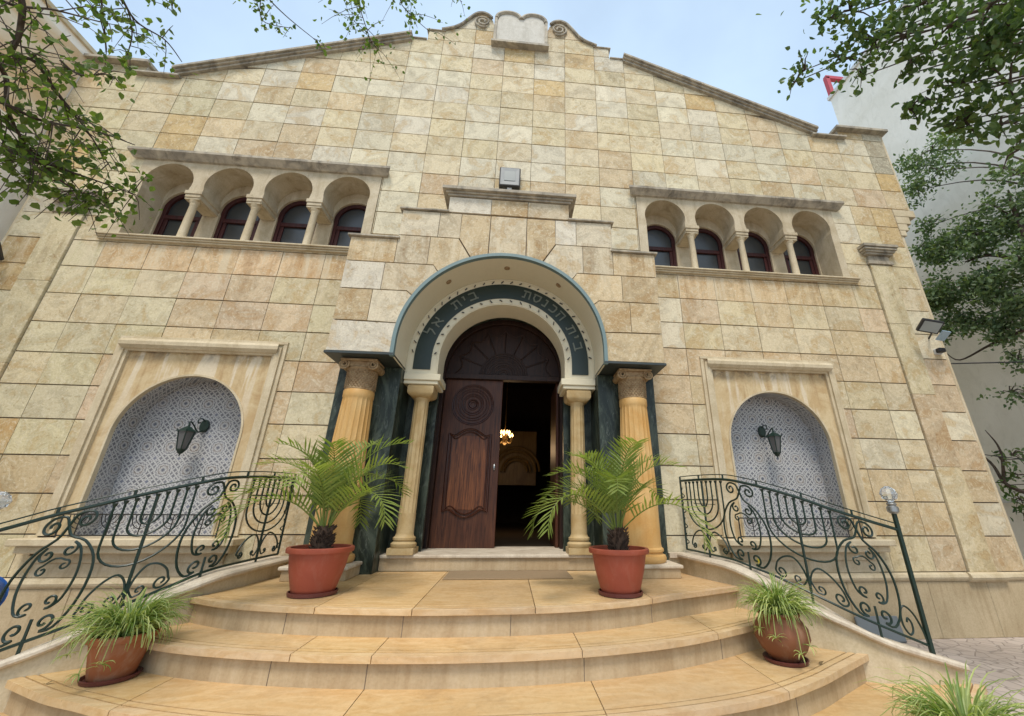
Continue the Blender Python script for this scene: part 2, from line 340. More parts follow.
        if bevel:
            b = o.modifiers.new('bevel', 'BEVEL'); b.width = bevel; b.segments = segs; b.limit_method = 'ANGLE'; b.angle_limit = math.radians(40)
        return o
def arc(cx, cz, r, a0=0., a1=180., n=32, rz=None):
    return [(cx+r*math.cos(math.radians(a0+(a1-a0)*i/n)), cz+(rz or r)*math.sin(math.radians(a0+(a1-a0)*i/n))) for i in range(n+1)]
def catmull(P, n=8):
    P = [Vector(p) for p in P]; out = []
    for i in range(len(P)-1):
        a, b, c, d = P[max(i-1, 0)], P[i], P[i+1], P[min(i+2, len(P)-1)]
        for k in range(n):
            t = k/n; out.append(.5*((2*b)+(c-a)*t+(2*a-5*b+4*c-d)*t*t+(3*b-a-3*c+d)*t**3))
    out.append(P[-1]); return out
def copy_tree(o, parent=None):
    c = o.copy(); COL.objects.link(c); c.parent = parent
    for ch in o.children: copy_tree(ch, c)
    return c

# ------------------------------------------------------------------ ground
gm = MB(); gm.add([(-60, -60, 0), (60, -60, 0), (60, 60, 0), (-60, 60, 0)], [(0, 1, 2, 3)])
tag(gm.build('ground', M['paver']), kind='structure')

# ------------------------------------------------------------------ synagogue
B = thing('synagogue', 'pale stone synagogue with a gabled tiled facade and an arched portal', 'building')
PITZ, Z0 = .4595, .775
def zroof(x):
    P = [(0, 10.86), (.575, 10.86), (.58, 11.5), (.64, 11.72), (.75, 11.84), (.88, 11.88), (1.02, 11.82), (1.17, 11.62), (1.3, 11.42), (1.46, 11.28), (1.7, 11.17), (1.97, 11.15), (1.98, 10.84), (2.33, 10.84), (2.34, 10.72), (6.33, 9.07), (6.34, 9.0), (6.95, 9.0), (6.96, 9.24), (8.2, 9.24)]
    a = abs(x)
    if x < 0 and .58 < a < 2.3: pass
    for (p, q), (r, s) in zip(P, P[1:]):
        if p <= a <= r: return q+(s-q)*(a-p)/(r-p) if r > p else s
    return 9.24
BREAK = sorted([s*v for s in (-1, 1) for v in (.58, .64, .75, .88, 1.02, 1.17, 1.3, 1.46, 1.7, 1.97, 1.98, 2.33, 2.34, 6.33, 6.34, 6.95, 6.96)])
HOLES = [(-2.28, 2.28, 0, 5.25), (-1.6, 1.6, 5, 5.76), (-.93, .93, 5.7, 6.1)]
for s in (-1, 1):
    HOLES += [tuple(sorted((s*3.22, s*5.42)))+(1.0, 3.79-(.06 if s < 0 else 0)), tuple(sorted((s*2.31, s*6.25)))+(5.42, 7.06), tuple(sorted((s*6.69, s*7.13)))+(.7, 5.9)]
def cut(r, holes):
    out = [r]
    for h in holes:
        nx = []
        for x0, x1, z0, z1 in out:
            if h[0] >= x1 or h[1] <= x0 or h[2] >= z1 or h[3] <= z0: nx.append((x0, x1, z0, z1)); continue
            if h[0] > x0: nx.append((x0, h[0], z0, z1))
            if h[1] < x1: nx.append((h[1], x1, z0, z1))
            a, b = max(x0, h[0]), min(x1, h[1])
            if h[2] > z0: nx.append((a, b, z0, h[2]))
            if h[3] < z1: nx.append((a, b, h[3], z1))
        out = [q for q in nx if q[1]-q[0] > .012 and q[3]-q[2] > .012]
    return out
def stonecol(x, z, warm=0):
    r = random.random()
    pal = {'cream': (.56, .47, .32), 'light': (.61, .54, .41), 'grey': (.56, .50, .39), 'ochre': (.53, .385, .20), 'tan': (.53, .415, .27), 'pink': (.54, .415, .285), 'green': (.53, .465, .32)}
    if x < -5.4: ws = dict(green=5, cream=3, tan=1.2, ochre=.8, grey=1)
    elif z > 7.3: ws = dict(cream=5, light=3, ochre=.9, tan=1.6, grey=2.4)
    elif z > 4.8: ws = dict(cream=3, light=2.4, tan=2, pink=1, grey=2.2, ochre=.7)
    elif x < 0: ws = dict(pink=3.2, tan=3, cream=2.4, green=.8)
    else: ws = dict(pink=1.6, tan=3, cream=4, light=1.2)
    k = random.choices(list(ws), list(ws.values()))[0]; c = pal[k]; j = random.uniform(.90, 1.08); k = .05; q = (.555, .468, .325)
    c = tuple(a*(1-k)+b*k for a, b in zip(c, q))
    return (c[0]*j*.985, c[1]*j, c[2]*j*random.uniform(.92, 1.0), random.random())
tl = MB()
def wall_tiles(cols, rows, xlim=None):
    gx, gz = .004, .0082
    for (x0, x1) in cols:
        for (z0, z1) in rows:
            if z0 > max(zroof(x0+.01), zroof(x1-.01), zroof((x0+x1)/2)): continue
            col = stonecol((x0+x1)/2, z0)
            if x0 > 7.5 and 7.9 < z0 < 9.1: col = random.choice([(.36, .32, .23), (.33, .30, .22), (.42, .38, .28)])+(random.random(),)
            if x0 > 7.5 and 7.5 < z0 < 7.9: col = (.50, .36, .17, .3)
            if 4.9 < z0 < 5.3 and 2.3 < abs(x0+x1)/2 < 6.2: col = (.56*random.uniform(.94, 1.05), .42, .25, random.random())
            r = (x0+gx, x1-gx, z0+gz, z1-gz); yo = random.uniform(-.003, .005)
            for a, b, c, d in cut(r, HOLES):
                bx = [a]+[q for q in BREAK if a+.004 < q < b-.004]+[b]
                if all(zroof(q) >= d for q in bx) and all(zroof((p+q)/2) >= d for p, q in zip(bx, bx[1:])): tl.box(a, b, yo, .028, c, d, col); continue
                top = []
                for p, q in zip(bx, bx[1:]):
                    e = 1e-4
                    if min(zroof(p+e), d) <= c+.01 and min(zroof(q-e), d) <= c+.01: continue
                    tl.prism([(p, c), (q, c), (q, max(min(zroof(q-e), d), c+.001)), (p, max(min(zroof(p+e), d), c+.001))], 0, .028, col)
CW = .655
rows_all = [(Z0+PITZ*n, Z0+PITZ*(n+1)) for n in range(0, 26)]
cols = [(-.3275+CW*k, -.3275+CW*(k+1)) for k in range(-9, 10)]      # |x| < 6.2225
low = [r for r in rows_all if r[1] < 7.3]; hi = [r for r in rows_all if r[1] > 7.3]
wall_tiles(cols, rows_all)
wall_tiles([(-6.69, -6.2225), (6.2225, 6.69), (-7.13, -6.69), (6.69, 7.13), (-7.62, -7.13), (7.13, 7.6)], low)
wall_tiles([(-6.8775, -6.2225), (6.2225, 6.8775), (-7.5325, -6.8775), (6.8775, 7.5325), (-7.97, -7.5325), (7.5325, 7.97)], hi)
tl.build('facade_tiles', M['tile'], B, colors=True)
# wall body behind the tiles
bk = MB()
OPEN = [(-2.0, 2.0, .8, 5.1)]
for s in (-1, 1): OPEN += [tuple(sorted((s*3.3, s*5.3)))+(1.05, 3.5), tuple(sorted((s*2.4, s*6.15)))+(5.45, 7.02)]
xs = sorted(set([-7.6, 7.6]+[q for q in BREAK if abs(q) < 7.5]+[o for h in OPEN for o in h[:2]]))
for a, b in zip(xs, xs[1:]):
    zr = min(zroof(a+1e-4), zroof(b-1e-4)); zt = max(zroof(a+1e-4), zroof(b-1e-4))
    for r in cut((a, b, 0, zr-.01), OPEN): bk.box(r[0], r[1], .029, .40, r[2], r[3])
    if zt > zr+.02: bk.prism([(a, zr-.01), (b, zr-.01), (b, zroof(b-1e-4)-.008), (a, zroof(a+1e-4)-.008)] if zroof(a+1e-4) > zr or True else [], .029, .40)
for s in (-1, 1):
    a, b = sorted((s*7.6, s*7.96)); bk.box(a, b, .029, .6, 7.22, 9.23)
bk.build('wall_core', M['mortar'], B)
sd_ = MB(); sd_.mark()
sd_.box(-7.62, -7.3, .4, 14, 0, 7.2); sd_.mark(); sd_.box(7.3, 7.62, .4, 14, 0, 7.2); sd_.box(-7.62, 7.62, 13.7, 14, 0, 9); sd_.box(-7.97, -7.4, .4, 14, 7.2, 8.9); sd_.box(7.4, 7.97, .4, 14, 7.2, 8.9)
sd_.prism([(-7.6, 8.7), (7.6, 8.7), (6.3, 9.0), (0, 11.3), (-6.3, 9.0)], .5, 14)
sd_.build('side_wall', M['trim'], B)
# corner return strips at the wall ends and stepped blocks below the attic
cs = MB()
for s in (-1, 1):
    cs.mark(); cs.box(*sorted((s*7.605, s*7.66)), .004, .5, .775, 7.1); cs.box(*sorted((s*7.975, s*8.02)), .004, .6, 7.2, 9.24)
    for x1, z0, z1 in ((7.72, 6.55, 6.68), (7.80, 6.68, 6.84), (7.90, 6.84, 7.02), (8.06, 7.02, 7.19)): cs.box(*sorted((s*7.60, s*x1)), -.02, .55, z0, z1-.004)
cs.build('corner_moulding', M['trim'], B, bevel=.008)
# plinth and string course
pl = MB(); pc = []
for s in (-1, 1):
    edges = [2.3, 3.5, 4.8, 6.0, 6.9, 7.9]
    for a, b in zip(edges, edges[1:]): pl.mark(); pl.box(*sorted((s*(a+.002), s*(b-.002))), -.03, .2, 0, .665)
pl.build('plinth', M['plinth'], B, bevel=.006)
ml = MB(); prof = [(0, 0), (.035, 0), (.06, .025), (.07, .05), (.06, .085), (.035, .105), (0, .105)]
for s in (-1, 1):
    ml.mark(); ml.add(*(lambda p: (p[0], p[1]))(([(s*x, -a, .668+b) for x in (2.3, 6.62) for a, b in prof], [(k, (k+1) % 7, 7+(k+1) % 7, 7+k) for k in range(7)]+[tuple(range(7)), tuple(range(7, 14))])))
    ml.add([(s*x, -a*1.35-.02, .662+b*1.1) for x in (6.62, 7.2) for a, b in prof], [(k, (k+1) % 7, 7+(k+1) % 7, 7+k) for k in range(7)]+[tuple(range(7)), tuple(range(7, 14))])
    ml.add([(s*x, -a, .668+b) for x in (7.2, 8.1) for a, b in prof], [(k, (k+1) % 7, 7+(k+1) % 7, 7+k) for k in range(7)]+[tuple(range(7)), tuple(range(7, 14))])
ml.build('string_course', M['trim'], B)
for s in (-1, 1):
    p = MB()
    cuts_ = [.775, 2.2, 3.35, 4.62, 5.82]
    for a, b in zip(cuts_, cuts_[1:]):
        c = stonecol(s*6.3, 2); c = (.52, .45, .29, random.random()) if random.random() < .7 else c
        p.box(*sorted((s*6.70, s*7.12)), -.035, .02, a+.002, b-.002, c)
    pil = p.build('pilaster', M['tile'], B, colors=True, bevel=.004)
    q = MB(); q.box(*sorted((s*6.66, s*7.16)), -.06, .0, 5.83, 5.90); q.box(*sorted((s*6.70, s*7.12)), -.035, .0, 5.90, 6.02)
    for k, (d, z) in enumerate(((.05, 6.02), (.08, 6.06), (.11, 6.10), (.13, 6.15))): q.box(*sorted((s*(6.69-d), s*(7.13+d))), -.035-d, .0, z+.001, z+(.06 if k == 3 else .04))
    q.build('capital', M['cornice'], pil, bevel=.005)

# gable cornices, parapet caps, scrolls, tablets
for s in (-1, 1):
    p = MB()
    for d0, d1, y in ((0, .05, -.06), (.05, .09, -.10), (.09, .15, -.14)):
        a, b = (s*2.28, 10.745), (s*6.42, 9.035)
        p.prism([(a[0], a[1]+d0), (b[0], b[1]+d0), (b[0], b[1]+d1-.002), (a[0], a[1]+d1-.002)], y, .5)
    p.build('gable_cornice', M['cornice'], B, bevel=.004)
    q = MB(); q.mark(); q.box(*sorted((s*6.30, s*7.08)), -.09, .55, 9.005, 9.05); q.mark(); q.box(*sorted((s*6.88, s*8.08)), -.12, .7, 9.243, 9.31); q.mark(); q.box(*sorted((s*6.93, s*6.957)), -.02, .5, 9.05, 9.243)
    q.mark(); q.box(*sorted((s*1.99, s*2.36)), -.03, .45, 10.842, 10.875); q.mark(); q.box(*sorted((s*1.62, s*2.02)), -.03, .45, 11.155, 11.185)
    q.build('parapet_cap', M['cornice'], B, bevel=.006)
    v = MB(); pts = []
    for k in range(30):
        a = math.radians(-40+k*24); r = .035+.0055*k; pts.append((s*(.88-.03+0*r)-s*r*math.cos(a), -.035, 11.60+r*math.sin(a)))
    v.tube(pts, [.022]*30, 6)
    edge = [(s*x, -.035, zroof(x+1e-3)+.02) for x in (.66, .75, .88, 1.02, 1.17, 1.3, 1.46, 1.7)]
    v.tube([tuple(e) for e in catmull(edge, 4)], .03, 6)
    for q0, q1 in zip(edge, edge[1:]): v.add([(q0[0], -.06, q0[2]+.01), (q1[0], -.06, q1[2]+.01), (q1[0], .45, q1[2]+.01), (q0[0], .45, q0[2]+.01), (q0[0], -.06, q0[2]-.025), (q1[0], -.06, q1[2]-.025), (q1[0], .45, q1[2]-.025), (q0[0], .45, q0[2]-.025)], [(0,1,2,3),(4,7,6,5),(0,4,5,1),(1,5,6,2),(2,6,7,3),(3,7,4,0)])
    v.build('parapet_scroll', M['cornice'], B, smooth=True)
t = MB(); out = [(-.56, 10.9), (.56, 10.9), (.56, 11.72)]+arc(.28, 11.72, .28, 0, 168, 14, .22)+arc(-.28, 11.72, .28, 12, 180, 14, .22)
t.prism(out, -.06, .30)
tb = t.build('stone_tablets', M['tablet'], B, bevel=.01)
t = MB()
for cx in (-.28, .28): t.tube([(x, -.06, z) for x, z in arc(cx, 11.72, .27, 168 if cx > 0 else 180, 0 if cx > 0 else 12, 16, .22)], .05, 6)
for s in (-1, 1): t.box(*sorted((s*.53, s*.59)), -.09, .3, 10.9, 11.74)
t.box(-.62, .62, -.14, .3, 10.84, 10.90); t.build('frame', M['cornice'], tb, smooth=True)

# ---- arcaded window groups
def comb(x0, x1, z0, ztop, centres, r, zc, zend, half_block, sill):
    """wall plate with arched openings that run down to the sill; posts between them end at zend"""
    P = [(x0, sill), (centres[0]-r*.96, sill)]
    for i, c in enumerate(centres):
        a = math.degrees(math.acos(.96))
        P += arc(c, zc, r, 180+a if r > .32 else 180, -a if r > .32 else 0, 20) if True else []
        if i < len(centres)-1: P += [(c+r*.93, zend), (centres[i+1]-r*.93, zend)]
    P += [(centres[-1]+r*.96, sill), (x1, sill), (x1, ztop), (x0, ztop)]
    return P
for s in (-1, 1):
    cen = [2.845+.962*k for k in range(4)]
    cen = [s*c for c in cen]; cen.sort()
    x0, x1 = sorted((s*2.32, s*6.24))
    g_ = MB(); g_.prism(comb(x0, x1, 0, 7.05, cen, .385, 6.60, 6.275, .1, 5.48), -.012, .43)
    sur = g_.build('window_surround', M['winstone'], B)
    g_ = MB(); g_.prism(comb(x0, x1, 0, 7.04, cen, .36, 6.42, 5.48, .1, 5.48), .432, .6); g_.build('window_wall', M['winstone'], sur)
    g_ = MB()
    for a, b in zip(cen, cen[1:]):
        mid = (a+b)/2; g_.mark(); g_.box(mid-.135, mid+.135, -.045, .43, 6.36, 6.43); g_.box(mid-.12, mid+.12, -.03, .43, 6.30, 6.36); g_.box(mid-.105, mid+.105, -.018, .428, 6.262, 6.30)
    g_.build('impost', M['winstone'], sur, bevel=.006)
    for a, b in zip(cen, cen[1:]):
        mid = (a+b)/2; g_ = MB()
        g_.lathe((mid, .06, 5.48), [(.085, 0), (.085, .03), (.065, .05), (.06, .08), (.052, .70), (.06, .715), (.055, .73), (.075, .765), (.08, .782)], 16)
        g_.build('colonnette', M['trim'], B, smooth=True)
    g_ = MB(); xa, xb = sorted((s*2.24, s*6.32))
    for k, (d, z, h) in enumerate(((.05, 5.395, .03), (.075, 5.425, .028), (.10, 5.453, .03))): g_.box(xa-d*.3, xb+d*.3, -d, .1 if k < 2 else .43, z+.0005, z+h-.001)
    g_.build('window_sill', M['trim'], B, bevel=.006)
    g_ = MB(); xa, xb = sorted((s*2.24, s*6.36))
    yz_ = [(-.015, 7.03), (-.05, 7.035), (-.15, 7.12), (-.15, 7.165), (.02, 7.175), (.02, 7.03)]
    n_ = 6; vs = []
    for k in range(n_+1):
        for y_, z_ in yz_: vs.append(((xa+(xb-xa)*k/n_)+(0), y_, z_))
    for j, (y_, z_) in enumerate(yz_):
        vs[j] = (xa+(.02-y_)*-.5, y_, z_); vs[n_*6+j] = (xb+(.02-y_)*.5, y_, z_)
    g_.add(vs, [(i*6+k, i*6+(k+1) % 6, (i+1)*6+(k+1) % 6, (i+1)*6+k) for i in range(n_) for k in range(6)]+[tuple(range(6)), tuple(range(n_*6, n_*6+6))])
    g_.build('window_cornice', M['cornice'], B)
    for i, c in enumerate(cen):
        f_ = MB()
        ro, ri, zc = .358, .285, 6.42
        P = [(c-ro, 5.485)]+arc(c, zc, ro, 180, 0, 20)+[(c+ro, 5.485), (c+ri, 5.485)]+arc(c, zc, ri, 0, 180, 20)+[(c-ri, 5.485)]
        f_.prism(P, .47, .54)
        f_.box(c-ri, c+ri, .475, .535, 6.20, 6.28); f_.box(c-ri, c+ri, .475, .535, 5.485, 5.57)
        for q in (-1, 1): f_.box(*sorted((c+q*ri, c+q*(ri-.06))), .49, .53, 5.56, 6.22)
        wn = f_.build('window', M['winwood'], B, bevel=.004)
        f_ = MB(); f_.prism([(c-ri, 5.5)]+arc(c, zc, ri, 180, 0, 20)+[(c+ri, 5.5)], .515, .522); f_.build('pane', M['pane'], wn)

# ---- blind niches with patterned tiles
for s in (-1, 1):
    dz = 0 if s > 0 else -.05; cx = s*4.285
    N = MB(); xo, xi = 1.135, .965
    # moulded frame: two side mouldings and a head
    for q in (-1, 1):
        for a, b, y in ((xo, xo-.05, -.03), (xo-.05, xo-.13, -.065), (xo-.13, xi, -.035)): N.box(*sorted((cx+q*a, cx+q*b)), y, .02, 1.22, 3.64+dz+(a-xi)*1.)
    N.box(cx-xo, cx+xo, -.028, .02, 3.82+dz, 3.86+dz)
    hp = [(0, 0), (.035, 0), (.05, .02), (.075, .03), (.115, .07), (.12, .12), (.10, .16), (.03, .17), (0, .17)]; n_ = len(hp)
    vs = [(cx+q*(.99+a*.6), -a, 3.64+dz+b) for q in (-1, 1) for a, b in hp]
    N.add(vs, [(k, (k+1) % n_, n_+(k+1) % n_, n_+k) for k in range(n_)]+[tuple(range(n_)), tuple(range(n_, 2*n_))])
    ni = N.build('niche', M['trim'], B)
    r, zc = .83, 2.50+dz
    N = MB(); N.prism([(cx-xi, 1.2), (cx-r, 1.2)]+arc(cx, zc, r, 180, 0, 36)+[(cx+r, 1.2), (cx+xi, 1.2), (cx+xi, 3.66+dz), (cx-xi, 3.66+dz)], .012, .05); N.build('spandrel', M['panel'], ni)
    N = MB(); rr, r2 = r+.001, r-.025
    N.prism([(cx-rr, 1.2)]+arc(cx, zc, rr, 180, 0, 36)+[(cx+rr, 1.2), (cx+r2, 1.2)]+arc(cx, zc, r2, 0, 180, 36)+[(cx-r2, 1.2)], -.004, .06); N.build('arch_trim', M['trim'], ni)
    N = MB(); D = .385; A = [(cx-r, 1.2)]+arc(cx, zc, r, 180, 0, 36)+[(cx+r, 1.2)]; n_ = len(A)
    vs = [(x, .05, z) for x, z in A]+[(x, D, z) for x, z in A]
    N.add(vs, [(k, k+1, n_+k+1, n_+k) for k in range(n_-1)]+[tuple(n_+k for k in range(n_))]); N.build('niche_tiling', M['zellige'], ni)
    N = MB(); N.box(cx-1.22, cx+1.22, -.24, .40, 1.12, 1.20); N.box(cx-1.16, cx+1.16, -.18, .0, 1.04, 1.12-.001); N.build('niche_sill', M['trim'], ni, bevel=.01)
    N = MB(); N.box(cx-1.05, cx+1.05, -.05, .0, .93, 1.04-.001); N.box(cx-1.05, cx+1.05, -.02, .0, .775, .93); N.build('apron', M['winstone'], ni, bevel=.006)
    # low iron grille with five small seven-branched candelabra
    G = thing('niche_grille', ('low black iron grille with little candelabra in the '+('right' if s > 0 else 'left')+'-hand tiled niche'), 'railing', (cx, -.05, 1.2), 'grilles standing in the tiled niches')
    N = MB(); N.mark(); N.tube([(cx-.9, -.05, 1.46), (cx+.9, -.05, 1.46)], .008, 5); N.mark(); N.tube([(cx-.9, -.05, 1.225), (cx+.9, -.05, 1.225)], .008, 5)
    for q in (-1, 1): N.mark(); N.tube([(cx+q*.9, -.05, 1.2), (cx+q*.9, -.05, 1.46)], .009, 5)
    N.build('rail', M['ironblack'], G)
    for k in range(5):
        x = cx-.7+.35*k; N = MB(); N.tube([(x, -.05, 1.23), (x, -.05, 1.46)], .006, 4)
        for wv in (.04, .08, .12): N.tube([(x+wv*math.cos(a), -.05, 1.45-wv*1.25*math.sin(a)) for a in np.linspace(0, PI, 11)], .005, 4)
        N.build('candelabrum', M['ironblack'], G)

# ---- portal
YF = -.68; R, ZC, ZU = 1.43, 3.66, 3.48
# solid body of the portal
P = [(R+.02, ZU)]+arc(0, ZC, R+.02, 0, 180, 48)+[(-R-.02, ZU), (-2.27, ZU), (-2.27, 5.25), (-1.6, 5.25), (-1.6, 5.8), (-.93, 5.8), (-.93, 6.12), (.93, 6.12), (.93, 5.8), (1.6, 5.8), (1.6, 5.25), (2.27, 5.25), (2.27, ZU)]
p = MB(); p.prism(P, YF+.03, .028); po = p.build('portal', M['mortar'], B)
p = MB()
def arched(x0, x1, z0, z1, col):
    pts = []; n = 24; g = .004
    x0 += g; x1 -= g; z0 += .008; z1 -= .008
    for a, b in (((x0, z0), (x1, z0)), ((x1, z0), (x1, z1)), ((x1, z1), (x0, z1)), ((x0, z1), (x0, z0))):
        for k in range(n): pts.append((a[0]+(b[0]-a[0])*k/n, a[1]+(b[1]-a[1])*k/n))
    o = []
    for x, z in pts:
        if z < ZC: x = math.copysign(max(abs(x), R+.05), x) if abs(x) < R+.05 else x
        else:
            d = math.hypot(x, z-ZC)
            if d < R+.05: x, z = x*(R+.05)/d, ZC+(z-ZC)*(R+.05)/d
        if not o or math.hypot(x-o[-1][0], z-o[-1][1]) > 1e-4: o.append((x, z))
    p.prism(o, YF, YF+.029, col)
def pcol():
    c = random.choice([(.50, .42, .29), (.56, .49, .36), (.53, .42, .26), (.48, .37, .22), (.57, .52, .42)]); j = random.uniform(.9, 1.08)
    return (c[0]*j, c[1]*j, c[2]*j, random.random())
LV = [(3.48, R+.05, None), (3.93, None, 10.), (4.42, 1.38, 28.), (4.87, 1.06, 48.), (5.36, .74, 68.3)]
def joint(i, side):       # where the bed joint i bends down to meet the arch
    z, xa, deg = LV[i]
    if deg is None: return [(xa, z)]
    ar = math.radians(deg); pt = ((R+.05)*math.cos(ar), ZC+(R+.05)*math.sin(ar)); return [pt] if xa is None else ([pt, (xa, z)])
for s in (-1, 1):
    for i, (splits, xo_) in enumerate((((), 2.3), ((1.85,), 2.3), ((1.75,), 2.3), ((1.16, 1.63), 2.3))):
        z0, z1 = LV[i][0], LV[i+1][0]; g = .008; a0 = LV[i][2]; a1 = LV[i+1][2]
        J0, J1 = joint(i, s), joint(i+1, s); xin = splits[0] if splits else xo_
        if a0 is None: arcp = [(R+.05, 3.48+g), (R+.05, ZC)]+[((R+.05)*math.cos(math.radians(t_)), ZC+(R+.05)*math.sin(math.radians(t_))) for t_ in np.linspace(1, a1-.3, 6)]
        else: arcp = [((R+.05)*math.cos(math.radians(t_)), ZC+(R+.05)*math.sin(math.radians(t_))) for t_ in np.linspace(a0+.3, a1-.3, 8)]
        ztop = min(z1, 5.28) if False else z1
        poly = arcp+([(J1[-1][0]+.004, z1-g)] if len(J1) > 1 else [])+[(xin-.004, z1-g), (xin-.004, z0+g)]+([(J0[-1][0]+.006, z0+g)] if len(J0) > 1 else [])
        if xin > 1.63 and z1 > 5.3: pass
        p.prism([(s*x, z) for x, z in poly], YF, YF+.029, pcol())
        ed = list(splits)+[xo_]
        for a, b in zip(ed, ed[1:]): arched(*sorted((s*a, s*b)), z0, (5.28 if a > 1.6 and z1 > 5.3 else z1), pcol())
    for a, b in ((.73, 1.06), (1.06, 1.63)): arched(*sorted((s*a, s*b)), 5.36, 5.82, pcol())
    arched(*sorted((s*.29, s*.95)), 5.84, 6.14, pcol())
    ar = [((R+.05)*math.cos(math.radians(t_)), ZC+(R+.05)*math.sin(math.radians(t_))) for t_ in np.linspace(68.9, 78.6, 6)]
    p.prism([(s*x, z) for x, z in ar+[(.286, 5.81), (.724, 5.81), (.732, 5.37)]], YF, YF+.029, pcol())
arched(-.28, .28, 5.0, 5.82, pcol()); arched(-.29, .29, 5.84, 6.14, pcol())
p.build('facing', M['tile'], po, colors=True)
p = MB()
for s in (-1, 1):
    p.mark(); p.box(*sorted((s*1.60, s*2.34)), YF-.04, .0, 5.281, 5.315); p.mark(); p.box(*sorted((s*.93, s*1.67)), YF-.04, .0, 5.825, 5.855)
    p.box(*sorted((s*2.271, s*2.3)), YF+.001, .0, ZU, 5.28); p.box(*sorted((s*1.601, s*1.63)), YF+.001, .0, 5.315, 5.82)
p.mark()
for d, z in ((.03, 6.145), (.06, 6.18), (.11, 6.215)): p.box(-.95-d, .95+d, YF-d, .0, z, z+(.034 if d < .1 else .06))
p.build('ledge', M['cornice'], po, bevel=.005)
def ring(mb, r0, r1, y0, y1, zb, n=64, zb2=None):
    mb.prism([(r1, zb)]+arc(0, ZC, r1, 0, 180, n)+[(-r1, zb), (-r0, zb)]+arc(0, ZC, r0, 180, 0, n)+[(r0, zb)], y0, y1)
p = MB(); ring(p, R, R+.05, YF-.015, YF+.06, ZU-.04); p.build('arch_rim', M['rim'], po)
p = MB(); ring(p, R+.001, R+.019, YF+.061, .0, ZU-.04); p.build('barrel_soffit', M['cream'], po)
for a in (90, 128, 55):
    x, z = (R-.004)*math.cos(math.radians(a)), ZC+(R-.004)*math.sin(math.radians(a)); nv = Vector((-math.cos(math.radians(a)), 0, -math.sin(math.radians(a)))); tv = Vector((nv.z, 0, -nv.x))
    p = MB(); c = Vector((x, -.36, z)); ringp = []
    for k in range(14): ringp.append(c+(tv*math.cos(2*PI*k/14)+Vector((0, 1, 0))*math.sin(2*PI*k/14))*.045)
    p.add(ringp+[q+nv*.012 for q in ringp], [tuple(range(14)), tuple(range(14, 28))]+[(k, (k+1) % 14, 14+(k+1) % 14, 14+k) for k in range(14)])
    p.build('downlight', M['colneck'], po)
p = MB()
for s in (-1, 1): p.mark(); p.box(*sorted((s*(R+.001), s*2.315)), YF-.018, .0, ZU-.036, ZU-.001)
p.build('soffit_slab', M['slate'], po, bevel=.004)
# wall of the inner arch with the inscription
p = MB(); ring(p, .96, R+.0005, .001, .5, 3.40); p.build('inner_arch', M['cream'], po)
p = MB(); p.mark(); ring(p, 1.395, 1.412, -.012, .0, 3.41); p.mark(); ring(p, .975, .99, -.012, .0, 3.41); p.build('arch_moulding', M['cream'], po)
p = MB(); ring(p, 1.07, 1.325, -.014, -.001, 3.475); bd = p.build('inscription_band', M['band'], po)
p = MB()
LET = {'b': [[(.05, .9), (.75, .9), (.78, .1)], [(.0, .1), (1, .1)]], 'y': [[(.35, .9), (.65, .9), (.6, .5)]], 't': [[(.0, .9), (.85, .9), (.88, .05)], [(.28, .9), (.25, .1), (.0, .1)]],
 'h': [[(.0, .9), (.88, .9), (.88, .05)], [(.18, .62), (.18, .05)]], 'k': [[(.1, .9), (.7, .9), (.85, .72), (.85, .28), (.7, .1), (.1, .1)]], 'n': [[(.3, .9), (.65, .9), (.68, .1), (.15, .1)]],
 's': [[(.0, .9), (.9, .9), (.88, .4), (.6, .08), (.36, .08), (.1, .4), (.12, .9)]], 'a': [[(.05, .92), (.95, .05)], [(.85, .95), (.85, .6), (.62, .42)], [(.1, .05), (.15, .42), (.38, .6)]], 'l': [[(.2, 1.3), (.2, .82), (.85, .82), (.8, .5), (.4, .0)]]}
for ch, deg, wd in (('b', 13.5, .13), ('y', 21.3, .07), ('t', 27.7, .13), ('h', 41.8, .13), ('k', 50, .12), ('n', 57.6, .10), ('s', 65.2, .13), ('t', 73.6, .13), ('b', 116.3, .13), ('y', 123.7, .07), ('t', 130.5, .13), ('a', 150.5, .14), ('l', 159.5, .12)):
    a = math.radians(deg); up = Vector((math.cos(a), 0, math.sin(a))); rt = Vector((math.sin(a), 0, -math.cos(a))); h = .145; c0 = Vector((0, 0, ZC))+up*1.125
    p.mark()
    for st in LET[ch]:
        for (x0, y0), (x1, y1) in zip(st, st[1:]):
            A_ = c0+rt*(x0-.5)*wd+up*y0*h; B_ = c0+rt*(x1-.5)*wd+up*y1*h; d = (B_-A_); ln = d.length; d.normalize(); nn = Vector((-d.z, 0, d.x))
            p.obox((A_+B_)/2+Vector((0, -.020, 0)), d*(ln/2+.008), Vector((0, .005+.0004*random.random(), 0)), nn*.011)
p.build('hebrew_letter', M['letters'], bd)
p = MB()
for rr, ncl in ((1.36, 28), (1.02, 20)):
    for k in range(ncl):
        a = math.radians(4+172*k/(ncl-1)); up = Vector((math.cos(a), 0, math.sin(a))); rt = Vector((math.sin(a), 0, -math.cos(a))); tw = random.uniform(.3, 1.1)*(1 if rr > 1.2 else -1)
        d = rt*math.cos(tw)+up*math.sin(tw); p.mark(); p.obox(Vector((0, -.022, ZC))+up*rr, d*random.uniform(.018, .028), Vector((0, .008, 0)), d.cross(Vector((0, 1, 0)))*.007)
p.build('light_clip', M['clip'], bd)
